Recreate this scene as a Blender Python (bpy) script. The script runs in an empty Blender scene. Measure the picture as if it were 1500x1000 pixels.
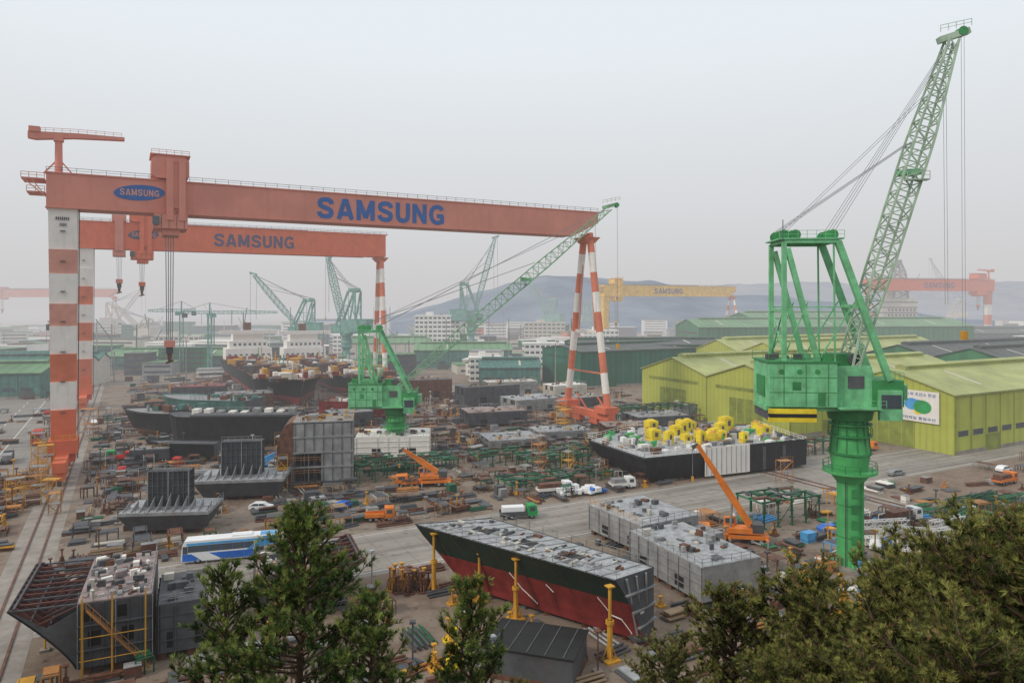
import bpy, math, random
import numpy as np
from mathutils import Vector, Matrix
random.seed(7)
R=random.Random(11)
TH=math.radians(28.2); CU,SU=math.cos(TH),math.sin(TH)
def W(u,v): return (CU*u-SU*v, SU*u+CU*v)
scene=bpy.context.scene
# ---------------------------------------------------------------- materials
def painted_haze_group():  # aerial haze painted into materials: emission mixed in by distance, no volume
    g=bpy.data.node_groups.new('painted_haze','ShaderNodeTree')
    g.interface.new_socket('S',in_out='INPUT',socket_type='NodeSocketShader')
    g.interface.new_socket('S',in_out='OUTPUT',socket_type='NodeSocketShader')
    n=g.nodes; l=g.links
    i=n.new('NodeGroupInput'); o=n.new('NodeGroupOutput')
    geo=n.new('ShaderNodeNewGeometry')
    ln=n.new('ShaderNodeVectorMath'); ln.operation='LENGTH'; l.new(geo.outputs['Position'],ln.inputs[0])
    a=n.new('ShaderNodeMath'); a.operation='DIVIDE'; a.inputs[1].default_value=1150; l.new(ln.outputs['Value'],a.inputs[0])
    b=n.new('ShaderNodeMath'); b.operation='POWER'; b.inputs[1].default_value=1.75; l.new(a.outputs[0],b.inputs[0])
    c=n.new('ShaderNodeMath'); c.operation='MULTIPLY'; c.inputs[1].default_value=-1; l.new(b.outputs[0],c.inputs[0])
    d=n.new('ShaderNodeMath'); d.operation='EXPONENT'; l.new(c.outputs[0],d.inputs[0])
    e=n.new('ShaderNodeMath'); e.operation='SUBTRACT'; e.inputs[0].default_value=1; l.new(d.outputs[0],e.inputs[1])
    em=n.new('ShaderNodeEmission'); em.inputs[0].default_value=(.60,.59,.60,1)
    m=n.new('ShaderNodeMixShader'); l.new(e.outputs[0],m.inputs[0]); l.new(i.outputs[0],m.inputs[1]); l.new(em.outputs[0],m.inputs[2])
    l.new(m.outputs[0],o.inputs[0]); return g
HZ=painted_haze_group()
MATS={}
def mixc(n,l,fac,a,b,mode='MIX'):
    m=n.new('ShaderNodeMix'); m.data_type='RGBA'; m.blend_type=mode
    for k,x in ((0,fac),(6,a),(7,b)):
        if isinstance(x,bpy.types.NodeSocket): l.new(x,m.inputs[k])
        elif isinstance(x,(int,float)): m.inputs[k].default_value=x
        else: m.inputs[k].default_value=(x[0],x[1],x[2],1)
    return m.outputs[2]
def noise(n,l,pos,scale,detail=3,vs=None,rough=.6):
    if vs:
        mp=n.new('ShaderNodeMapping'); mp.inputs['Scale'].default_value=vs; l.new(pos,mp.inputs[0]); pos=mp.outputs[0]
    t=n.new('ShaderNodeTexNoise'); t.inputs['Scale'].default_value=scale; t.inputs['Detail'].default_value=detail; t.inputs['Roughness'].default_value=rough
    l.new(pos,t.inputs['Vector']); return t.outputs['Fac']
def ramp(n,l,s,a,b):
    m=n.new('ShaderNodeMapRange'); m.inputs[1].default_value=a; m.inputs[2].default_value=b; l.new(s,m.inputs[0]); return m.outputs[0]
def new(name):
    m=bpy.data.materials.new(name); m.use_nodes=True; n=m.node_tree.nodes; n.clear(); return m,n,m.node_tree.links
def finish(m,n,l,shader,painted_haze=True):
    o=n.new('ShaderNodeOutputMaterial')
    if painted_haze:
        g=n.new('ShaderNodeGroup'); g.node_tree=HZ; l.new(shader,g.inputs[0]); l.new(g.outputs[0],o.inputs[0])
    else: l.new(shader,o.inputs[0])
def mat(name,col,rough=.6,var=.25,ns=.35,streak=.35,sc=(.10,.06,.04),corr=None,metal=0,painted_haze=True,spec=.3):
    if name in MATS: return MATS[name]
    m,n,l=new(name)
    geo=n.new('ShaderNodeNewGeometry'); pos=geo.outputs['Position']
    f=ramp(n,l,noise(n,l,pos,ns,3),.3,.7)
    c=mixc(n,l,f,[x*(1-var) for x in col],[min(1,x*(1+var)) for x in col])
    if streak>0:
        s=ramp(n,l,noise(n,l,pos,1.0,3,(.9,.9,.14)),.54,.78)
        mm=n.new('ShaderNodeMath'); mm.operation='MULTIPLY'; mm.inputs[1].default_value=streak; l.new(s,mm.inputs[0])
        c=mixc(n,l,mm.outputs[0],c,sc)
    if corr:
        d=n.new('ShaderNodeVectorMath'); d.operation='DOT_PRODUCT'; l.new(pos,d.inputs[0]); d.inputs[1].default_value=corr[0]
        mu=n.new('ShaderNodeMath'); mu.operation='MULTIPLY'; mu.inputs[1].default_value=6.283/corr[1]; l.new(d.outputs['Value'],mu.inputs[0])
        si=n.new('ShaderNodeMath'); si.operation='SINE'; l.new(mu.outputs[0],si.inputs[0])
        r=ramp(n,l,si.outputs[0],.2,.9)
        m2=n.new('ShaderNodeMath'); m2.operation='MULTIPLY'; m2.inputs[1].default_value=corr[2]; l.new(r,m2.inputs[0])
        c=mixc(n,l,m2.outputs[0],c,[x*.35 for x in col])
    p=n.new('ShaderNodeBsdfPrincipled'); l.new(c,p.inputs['Base Color']); p.inputs['Roughness'].default_value=rough
    p.inputs['Metallic'].default_value=metal; p.inputs['Specular IOR Level'].default_value=spec
    finish(m,n,l,p.outputs[0],painted_haze); MATS[name]=m; return m

SAL=mat('salmon_paint',(.60,.235,.18),streak=.2,var=.10,ns=.12,sc=(.30,.12,.09))
ORG=mat('orange_red_paint',(.66,.155,.075),streak=.14,var=.10)
YEL=mat('yellow_crane_paint',(.75,.45,.06),streak=.1)
WHT=mat('white_paint',(.78,.75,.71),streak=.25,sc=(.42,.35,.3),var=.06)
STR=mat('stripe_red_paint',(.62,.18,.10),streak=.12,var=.12)
STP=mat('stripe_salmon_paint',(.60,.29,.23),streak=.12,var=.12)
BLU=mat('letter_blue',(.035,.12,.36),streak=0,var=.1)
BLD=mat('letter_blue_grey',(.10,.09,.17),streak=0,var=.1)
GRN=mat('crane_green',(.075,.40,.13),streak=.28,var=.2,sc=(.10,.16,.06))
GRD=mat('crane_green_dark',(.04,.25,.08),streak=.28,sc=(.07,.06,.03))
GRL=mat('crane_green_light',(.17,.50,.25),streak=.4,sc=(.16,.24,.10),ns=.6)
JIB=mat('jib_pale_green',(.36,.48,.37),streak=.15)
JBM=mat('jib_mid_green',(.22,.40,.25),streak=.15)
JBF=mat('jib_far_teal',(.16,.34,.30),streak=.1)
WIR=mat('wire_grey',(.24,.25,.26),streak=0)
LIM=mat('lime_wall',(.42,.46,.085),streak=.3,sc=(.27,.29,.08),var=.12,ns=.08,corr=((SU*-1+.3,CU,0),1.6,.18))
LIR=mat('lime_roof',(.38,.41,.16),streak=0,var=.22,ns=.1,corr=((CU,SU,0),2.2,.2))
LID=mat('lime_dark',(.23,.27,.05),streak=.3)
DGR=mat('dark_green_cladding',(.02,.13,.09),streak=.2,ns=.1,corr=((1,.2,0),3.0,.3))
MGR=mat('mid_green_cladding',(.05,.18,.09),streak=.2,ns=.05,corr=((1,.1,0),4.0,.3))
MGF=mat('mid_green_roof',(.14,.27,.14),streak=0,ns=.04,corr=((1,.1,0),5.0,.25))
TEA=mat('teal_cladding',(.07,.18,.155),streak=.25,corr=((1,.3,0),2.5,.25))
DRF=mat('dark_roof',(.08,.095,.09),streak=0)
CON=mat('plaster_white',(.74,.73,.70),streak=.25,sc=(.42,.4,.37),var=.08)
CRM=mat('plaster_cream',(.53,.50,.44),streak=.3,sc=(.34,.3,.25),var=.1)
WIN=mat('window_glass',(.06,.08,.10),rough=.2,streak=0,var=.2,spec=.6)
GRY=mat('primer_grey',(.26,.265,.27),streak=.45,sc=(.17,.10,.07),ns=.5)
GRB=mat('primer_grey_dark',(.085,.09,.10),streak=.45,sc=(.10,.055,.04),ns=.5)
DKG=mat('deck_grey',(.34,.355,.37),streak=.35,sc=(.23,.18,.15),ns=.9,var=.32)
DKP=mat('deck_pinkgrey',(.27,.215,.21),streak=.5,sc=(.16,.08,.06),ns=.7,var=.38)
BLK=mat('black_hull',(.018,.02,.024),streak=.25,sc=(.08,.05,.035),var=.3)
HGB=mat('hull_greenblack',(.012,.032,.024),streak=.35,sc=(.05,.04,.03),rough=.45)
HRD=mat('hull_red',(.21,.030,.028),streak=.55,sc=(.11,.03,.025),rough=.5,ns=.5,var=.3)
RST=mat('rust_brown',(.14,.065,.042),streak=.5,sc=(.06,.03,.02),ns=1.0,var=.4)
RIB=mat('rib_brown',(.15,.06,.05),streak=.3,sc=(.05,.03,.03))
YLW=mat('jack_yellow',(.58,.30,.035),streak=.4,sc=(.2,.09,.03))
YBR=mat('bright_yellow',(.78,.60,.03),streak=.1,sc=(.4,.3,.05))
OSC=mat('scaffold_orange',(.42,.19,.06),streak=.4)
DG2=mat('rack_green',(.018,.10,.05),streak=.25)
RK2=mat('rack_green_light',(.035,.19,.09),streak=.2)
ORV=mat('orange_vehicle',(.70,.20,.03),streak=.15)
RDV=mat('red_vehicle',(.45,.03,.025),streak=.1)
BLV=mat('blue_vehicle',(.02,.14,.55),streak=.05,rough=.35,spec=.5)
LBV=mat('light_blue_vehicle',(.08,.34,.68),streak=.05,rough=.35)
WHV=mat('white_vehicle',(.80,.81,.82),streak=.08,sc=(.4,.4,.4),rough=.35,var=.05)
GNV=mat('green_vehicle',(.03,.33,.10),streak=.1)
TYR=mat('tyre',(.02,.02,.02),streak=0,rough=.8)
BRK=mat('bark',(.10,.065,.045),streak=0,painted_haze=False,ns=3)
BLKP=mat('black_paint',(.02,.02,.02),streak=0)
CONC=mat('quay_concrete',(.28,.25,.22),streak=.25)
TAN=mat('timber_tan',(.30,.21,.13),streak=.3)

def foliage(name,c):
    m,n,l=new(name)
    geo=n.new('ShaderNodeNewGeometry')
    f=ramp(n,l,noise(n,l,geo.outputs['Position'],1.3,2),.35,.65)
    col=mixc(n,l,f,[x*.6 for x in c],[x*1.35 for x in c])
    d=n.new('ShaderNodeBsdfDiffuse'); l.new(col,d.inputs[0])
    finish(m,n,l,d.outputs[0],False); return m
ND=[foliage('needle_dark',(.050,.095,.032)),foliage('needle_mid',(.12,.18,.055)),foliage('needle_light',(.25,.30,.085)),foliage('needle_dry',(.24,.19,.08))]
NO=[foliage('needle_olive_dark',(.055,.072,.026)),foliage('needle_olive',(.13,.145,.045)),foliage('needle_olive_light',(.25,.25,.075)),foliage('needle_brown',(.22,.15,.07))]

def ground_mat():
    m,n,l=new('yard_ground'); geo=n.new('ShaderNodeNewGeometry'); pos=geo.outputs['Position']
    a=ramp(n,l,noise(n,l,pos,.022,4),.38,.62)
    c=mixc(n,l,a,(.20,.14,.10),(.245,.205,.165))
    b=ramp(n,l,noise(n,l,pos,.12,6,rough=.7),.48,.68)
    c=mixc(n,l,b,c,(.125,.075,.05))
    d=ramp(n,l,noise(n,l,pos,.9,5,rough=.75),.52,.82)
    c=mixc(n,l,d,c,(.32,.27,.22))
    s=ramp(n,l,noise(n,l,pos,.45,3),.60,.70)
    c=mixc(n,l,s,c,(.07,.055,.045))
    p=n.new('ShaderNodeBsdfPrincipled'); l.new(c,p.inputs['Base Color']); p.inputs['Roughness'].default_value=.85
    finish(m,n,l,p.outputs[0]); return m
def road_mat(name,ca,cb,joint=.4):
    m,n,l=new(name); geo=n.new('ShaderNodeNewGeometry'); pos=geo.outputs['Position']
    a=ramp(n,l,noise(n,l,pos,.06,5,rough=.7),.3,.7); c=mixc(n,l,a,ca,cb)
    mp=n.new('ShaderNodeMapping'); mp.inputs['Rotation'].default_value=(0,0,-TH); l.new(pos,mp.inputs[0])
    s=ramp(n,l,noise(n,l,mp.outputs[0],1,4,(.02,.6,1)),.45,.72)
    c=mixc(n,l,s,c,[x*.62 for x in ca])
    br=n.new('ShaderNodeTexBrick'); br.inputs['Scale'].default_value=.125; br.inputs['Mortar Size'].default_value=.010; br.offset=0
    br.inputs['Color1'].default_value=(0,0,0,1); br.inputs['Color2'].default_value=(.15,.15,.15,1); br.inputs['Mortar'].default_value=(1,1,1,1)
    l.new(mp.outputs[0],br.inputs['Vector'])
    mm=n.new('ShaderNodeMath'); mm.operation='MULTIPLY'; mm.inputs[1].default_value=joint; l.new(br.outputs['Color'],mm.inputs[0])
    c=mixc(n,l,mm.outputs[0],c,(.09,.075,.06))
    o=ramp(n,l,noise(n,l,pos,.5,5),.55,.73); c=mixc(n,l,o,c,(.15,.115,.09))
    p=n.new('ShaderNodeBsdfPrincipled'); l.new(c,p.inputs['Base Color']); p.inputs['Roughness'].default_value=.8
    finish(m,n,l,p.outputs[0]); return m
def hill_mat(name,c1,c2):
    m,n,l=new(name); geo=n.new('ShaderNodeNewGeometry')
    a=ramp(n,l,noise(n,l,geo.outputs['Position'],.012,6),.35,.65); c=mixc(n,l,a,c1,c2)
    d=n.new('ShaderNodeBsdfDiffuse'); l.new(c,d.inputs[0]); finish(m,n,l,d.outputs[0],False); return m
# ---------------------------------------------------------------- builder
class B:
    def __init__(s): s.v=[];s.f=[];s.m=[];s.mats=[]
    def mi(s,m):
        if m not in s.mats: s.mats.append(m)
        return s.mats.index(m)
    def add(s,vs,fs,m):
        o=len(s.v); s.v+= [tuple(p) for p in vs]; k=s.mi(m)
        for f in fs: s.f.append([o+i for i in f]); s.m.append(k)
    BF=[(0,3,2,1),(4,5,6,7),(0,1,5,4),(1,2,6,5),(2,3,7,6),(3,0,4,7)]
    def bx(s,x0,x1,y0,y1,z0,z1,m):
        s.add([(x0,y0,z0),(x1,y0,z0),(x1,y1,z0),(x0,y1,z0),(x0,y0,z1),(x1,y0,z1),(x1,y1,z1),(x0,y1,z1)],s.BF,m)
    def rb(s,cx,cy,z0,L,Wd,H,a,m):
        c,k=math.cos(a),math.sin(a); P=[]
        for z in (z0,z0+H):
            for dx,dy in ((-L/2,-Wd/2),(L/2,-Wd/2),(L/2,Wd/2),(-L/2,Wd/2)): P.append((cx+c*dx-k*dy,cy+k*dx+c*dy,z))
        s.add(P,s.BF,m)
    def frus(s,cx,cy,z0,z1,wx0,wx1,wy0,wy1,m):
        P=[]
        for z,wx,wy in ((z0,wx0,wy0),(z1,wx1,wy1)):
            for a,b in ((-1,-1),(1,-1),(1,1),(-1,1)): P.append((cx+a*wx/2,cy+b*wy/2,z))
        s.add(P,s.BF,m)
    def beam(s,p,q,w,m,h=None,w1=None):
        p=Vector(p);q=Vector(q); d=q-p
        if d.length<1e-5: return
        d.normalize(); up=Vector((0,0,1)) if abs(d.z)<.95 else Vector((0,1,0))
        a=d.cross(up).normalized(); b=a.cross(d); h=h or w; P=[]
        for c,k in ((p,1),(q,(w1 or w)/w)):
            for i,j in ((-1,-1),(1,-1),(1,1),(-1,1)): P.append(c+a*i*w*k/2+b*j*h*k/2)
        s.add(P,s.BF,m)
    def cyl(s,p,q,r0,r1,m,n=12,cap=True):
        p=Vector(p);q=Vector(q); d=(q-p).normalized(); up=Vector((0,0,1)) if abs(d.z)<.95 else Vector((0,1,0))
        a=d.cross(up).normalized(); b=a.cross(d); P=[]
        for c,r in ((p,r0),(q,r1)):
            for i in range(n): t=6.28318*i/n; P.append(c+a*math.cos(t)*r+b*math.sin(t)*r)
        F=[(i,(i+1)%n,n+(i+1)%n,n+i) for i in range(n)]
        if cap: F+= [tuple(range(n))[::-1],tuple(range(n,2*n))]
        s.add(P,F,m)
    def prism(s,prof,y0,y1,m):
        n=len(prof); P=[(x,y0,z) for x,z in prof]+[(x,y1,z) for x,z in prof]
        s.add(P,[(i,(i+1)%n,n+(i+1)%n,n+i) for i in range(n)]+[tuple(range(n))[::-1],tuple(range(n,2*n))],m)
    def prismx(s,prof,x0,x1,m):
        n=len(prof); P=[(x0,y,z) for y,z in prof]+[(x1,y,z) for y,z in prof]
        s.add(P,[(i,(i+1)%n,n+(i+1)%n,n+i) for i in range(n)]+[tuple(range(n))[::-1],tuple(range(n,2*n))],m)
    def lattice(s,p,q,w0,wm,w1,n,c,m,h0=None,hm=None,h1=None):
        p=Vector(p);q=Vector(q); d=(q-p); u=d.normalized(); side=Vector((0,1,0)); side=(side-u*side.dot(u)).normalized(); up=side.cross(u)
        h0=h0 or w0; hm=hm or wm; h1=h1 or w1; R_=[]
        for i in range(n+1):
            t=i/n
            if t<.3: w=w0+(wm-w0)*t/.3; h=h0+(hm-h0)*t/.3
            elif t<.7: w=wm; h=hm
            else: w=wm+(w1-wm)*(t-.7)/.3; h=hm+(h1-hm)*(t-.7)/.3
            o=p+d*t; R_.append([o+side*w/2+up*h/2,o-side*w/2+up*h/2,o-side*w/2-up*h/2,o+side*w/2-up*h/2])
        for k in range(4):
            for i in range(n): s.beam(R_[i][k],R_[i+1][k],c,m)
        for i in range(n):
            for k in range(4):
                k2=(k+1)%4
                s.beam(R_[i][k],R_[i][k2],c*.5,m)
                if i%2: s.beam(R_[i][k],R_[i+1][k2],c*.5,m)
                else: s.beam(R_[i][k2],R_[i+1][k],c*.5,m)
        return R_
    def rail(s,pts,h,m,sp=2.0,w=.07):
        for a,b in zip(pts[:-1],pts[1:]):
            a=Vector(a);b=Vector(b); L=(b-a).length; k=max(1,int(L/sp)); z=Vector((0,0,h))
            s.beam(a+z,b+z,w,m); s.beam(a+z*.5,b+z*.5,w*.8,m)
            for i in range(k+1): p=a.lerp(b,i/k); s.beam(p,p+z,w,m)
    def mesh(s,name):
        me=bpy.data.meshes.new(name); me.from_pydata(s.v,[],s.f)
        for m in s.mats: me.materials.append(m)
        me.polygons.foreach_set('material_index',s.m); me.update(); return me
    def make(s,name,loc=(0,0,0),ang=0,parent=None,smooth=False):
        me=s.mesh(name); o=bpy.data.objects.new(name,me); scene.collection.objects.link(o)
        if len(loc)==2: loc=(loc[0],loc[1],0)
        o.location=loc; o.rotation_euler=(0,0,ang)
        if smooth:
            me.polygons.foreach_set('use_smooth',[True]*len(me.polygons))
        if parent: o.parent=parent
        return o
def empty(name,loc,ang=0):
    e=bpy.data.objects.new(name,None); scene.collection.objects.link(e); e.empty_display_size=.5
    e.location=(loc[0],loc[1],loc[2] if len(loc)>2 else 0); e.rotation_euler=(0,0,ang); return e
def group(name,loc,ang,parts):
    e=empty(name,loc,ang)
    for k,b in parts.items(): b.make(k,(0,0,0),0,e)
    return e
GL={'S':(.95,[[(.84,.70),(.80,.82),(.68,.89),(.5,.91),(.32,.89),(.19,.82),(.15,.72),(.20,.61),(.35,.54),(.62,.47),(.77,.40),(.82,.29),(.78,.17),(.64,.10),(.47,.09),(.29,.11),(.16,.19),(.12,.31)]]),
'A':(.96,[[(.10,.0),(.44,.98)],[(.86,.0),(.52,.98)],[(.2,.27),(.76,.27)],[(.42,.91),(.54,.91)]]),
'M':(1.05,[[(.11,0),(.11,1)],[(.14,.97),(.53,.12)],[(.92,.97),(.53,.12)],[(.95,0),(.95,1)]]),
'U':(.86,[[(.11,1),(.11,.36),(.16,.2),(.28,.11),(.43,.09),(.58,.11),(.70,.2),(.75,.36),(.75,1)]]),
'N':(.88,[[(.11,0),(.11,1)],[(.13,.95),(.75,.05)],[(.77,0),(.77,1)]]),
'G':(.95,[[(.84,.74),(.76,.86),(.62,.91),(.46,.91),(.28,.85),(.15,.7),(.11,.5),(.15,.3),(.28,.15),(.46,.09),(.62,.09),(.76,.14),(.84,.22)],[(.84,.06),(.84,.48)],[(.5,.44),(.92,.44)]])}
def letters(txt,parent,x0,x1,zc,h,y,m,sgn=-1,sw=.2,loc=(0,0,0),ang=0):
    tot=sum(GL[c][0] for c in txt)+.2*(len(txt)-1); sx=(x1-x0)/tot; b=B(); x=0; dep=0
    for c in txt:
        w,st=GL[c]
        for s_ in st:
            dep=(dep+1)%4; yy=y+sgn*dep*.006; P=[Vector((x0+(x+a)*sx,zc+(z-.5)*h)) for a,z in s_]; hw=sw*.5*min(sx,h); L=[];Rr=[]
            for i,p in enumerate(P):
                d0=(P[i]-P[i-1]).normalized() if i else (P[1]-P[0]).normalized(); d1=(P[i+1]-P[i]).normalized() if i<len(P)-1 else d0
                t=(d0+d1).normalized(); nrm=Vector((-t.y,t.x)); k=hw/max(.5,nrm.dot(Vector((-d0.y,d0.x)))); L.append(p+nrm*k);Rr.append(p-nrm*k)
            for i in range(len(P)-1):
                b.add([(L[i].x,yy,L[i].y),(Rr[i].x,yy,Rr[i].y),(Rr[i+1].x,yy,Rr[i+1].y),(L[i+1].x,yy,L[i+1].y)],[(0,1,2,3)],m)
        x+=w+.2
    return b.make('lettering',loc,ang,parent)
def text(txt,parent,x0,x1,zc,h,y,m,name='lettering'):
    c=bpy.data.curves.new('t','FONT'); c.body=txt; c.size=1; c.extrude=.02
    o=bpy.data.objects.new('t',c); scene.collection.objects.link(o); bpy.context.view_layer.update()
    dg=bpy.context.evaluated_depsgraph_get(); me=bpy.data.meshes.new_from_object(o.evaluated_get(dg)); bpy.data.objects.remove(o)
    n=len(me.vertices)
    if n==0: return
    co=np.empty(n*3); me.vertices.foreach_get('co',co); co=co.reshape(-1,3)
    mn=co.min(0);mx=co.max(0); co[:,0]=(co[:,0]-mn[0])/(mx[0]-mn[0])*(x1-x0); co[:,1]=((co[:,1]-mn[1])/(mx[1]-mn[1])-.5)*h
    me.vertices.foreach_set('co',co.ravel()); me.materials.clear(); me.materials.append(m); me.update()
    ob=bpy.data.objects.new(name,me); scene.collection.objects.link(ob)
    ob.rotation_euler=(math.pi/2,0,0); ob.location=(x0,y,zc); ob.parent=parent
    return ob
# ---------------------------------------------------------------- ground
GM=ground_mat()
b=B(); b.add([(-9000,-600,0),(9000,-600,0),(9000,14000,0),(-9000,14000,0)],[(0,1,2,3)],GM); b.make('ground')
RM=road_mat('road_concrete',(.26,.235,.205),(.35,.32,.285)); RM2=road_mat('yard_asphalt',(.225,.21,.19),(.30,.28,.255),.3)
def strip(name,u0,u1,v0,v1,z,m):
    b=B(); P=[W(u0,v0),W(u1,v0),W(u1,v1),W(u0,v1)]; b.add([(p[0],p[1],z) for p in P],[(0,1,2,3)],m); return b.make(name)
strip('road',-75,420,103,123,.006,RM)
strip('road',-75,-22,30,102.9,.006,RM2); strip('road',-75,-22,123.1,620,.006,RM2)
strip('road',136,168,123.1,330,.006,RM)
b=B()
def q(b,u0,u1,v0,v1,z,m): P=[W(u0,v0),W(u1,v0),W(u1,v1),W(u0,v1)]; b.add([(p[0],p[1],z) for p in P],[(0,1,2,3)],m)
for uu in (-30,-36,-54): 
    for k in range(40): q(b,uu-.1,uu+.1,60+k*12,60+k*12+(6 if uu!=-30 else 11.9),.014,WHT)
for vv in (104.5,121.5): q(b,-20,400,vv-.07,vv+.07,.014,WHT)
for k in range(5): q(b,-60,-40,186+k*2.5,186.9+k*2.5,.014,WHT)
b.make('road_markings')
b=B()
for uc in (-13.3,134.7):
    q(b,uc-3.2,uc+3.2,20,620,.018,CONC)
    for d in (-1.2,1.2):
        P=[W(uc+d-.15,20),W(uc+d+.15,20),W(uc+d+.15,620),W(uc+d-.15,620)]
        b.add([(p[0],p[1],.024) for p in P]+[(p[0],p[1],.18) for p in P],B.BF,RST)
b.make('crane_rail_track')
HM=hill_mat('hillside_soil',(.05,.055,.03),(.10,.085,.05))
def hz(x,y):
    return max(-.5,36.0-.53*max(y,-12)+ .6*math.sin(x*.35)+.5*math.sin(y*.5+x*.2)-1.0)
b=B(); nx,ny=60,40; V=[]
for j in range(ny+1):
    for i in range(nx+1):
        x=-110+220*i/nx; y=-60+132*j/ny; V.append((x,y,hz(x,y)))
b.add(V,[(j*(nx+1)+i,j*(nx+1)+i+1,(j+1)*(nx+1)+i+1,(j+1)*(nx+1)+i) for j in range(ny) for i in range(nx)],HM); b.make('hillside',smooth=True)
def hills(name,prof,Y0,Y1,Y2,m,amp,seed):
    rg=np.random.RandomState(seed); ph=rg.rand(8)*6.28; b=B(); V=[]; nx,ny=170,22
    a0,a1=prof[0][0],prof[-1][0]
    for j in range(ny+1):
        for i in range(nx+1):
            px=a0+(a1-a0)*i/nx; a=(px-750)/1050; Y=Y0+(Y2-Y0)*j/ny
            h=np.interp(px,[p[0] for p in prof],[p[1] for p in prof])
            t=(Y-Y0)/(Y1-Y0) if Y<Y1 else (Y2-Y)/(Y2-Y1)
            t=max(0,min(1,t)); s=t*t*(3-2*t)
            nz=sum(math.sin(px*(.02+.025*k)+Y*(.006+.004*k)+ph[k])/(k+1.2) for k in range(7))
            V.append((a*Y,Y,max(-2,h*s+amp*nz*s*(.3 if h<20 else 1))))
    b.add(V,[(j*(nx+1)+i,j*(nx+1)+i+1,(j+1)*(nx+1)+i+1,(j+1)*(nx+1)+i) for j in range(ny) for i in range(nx)],m); return b.make(name,smooth=True)
hills('hill',[(430,0),(540,4),(580,18),(620,34),(660,50),(700,62),(750,84),(800,103),(850,99),(900,94),(950,90),(990,78),(1050,60),(1120,60),(1200,50),(1300,30),(1400,10),(1500,0)],1000,1500,2000,hill_mat('hill_painted_haze',(.27,.295,.345),(.325,.35,.395)),2.6,3)  # hill materials: distance haze painted into the blue-grey diffuse colour
hills('hill',[(900,60),(1000,100),(1100,110),(1200,112),(1300,95),(1400,118),(1500,108),(1600,100),(1800,60)],1700,2400,3000,hill_mat('hill_painted_haze_far',(.38,.39,.425),(.41,.42,.455)),5,5)
hills('hill',[(-100,3),(60,5),(200,5),(300,9),(380,13),(440,10),(520,5),(560,0)],840,960,1100,hill_mat('hill_painted_haze_low',(.37,.39,.42),(.41,.43,.455)),1.2,8)
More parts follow.
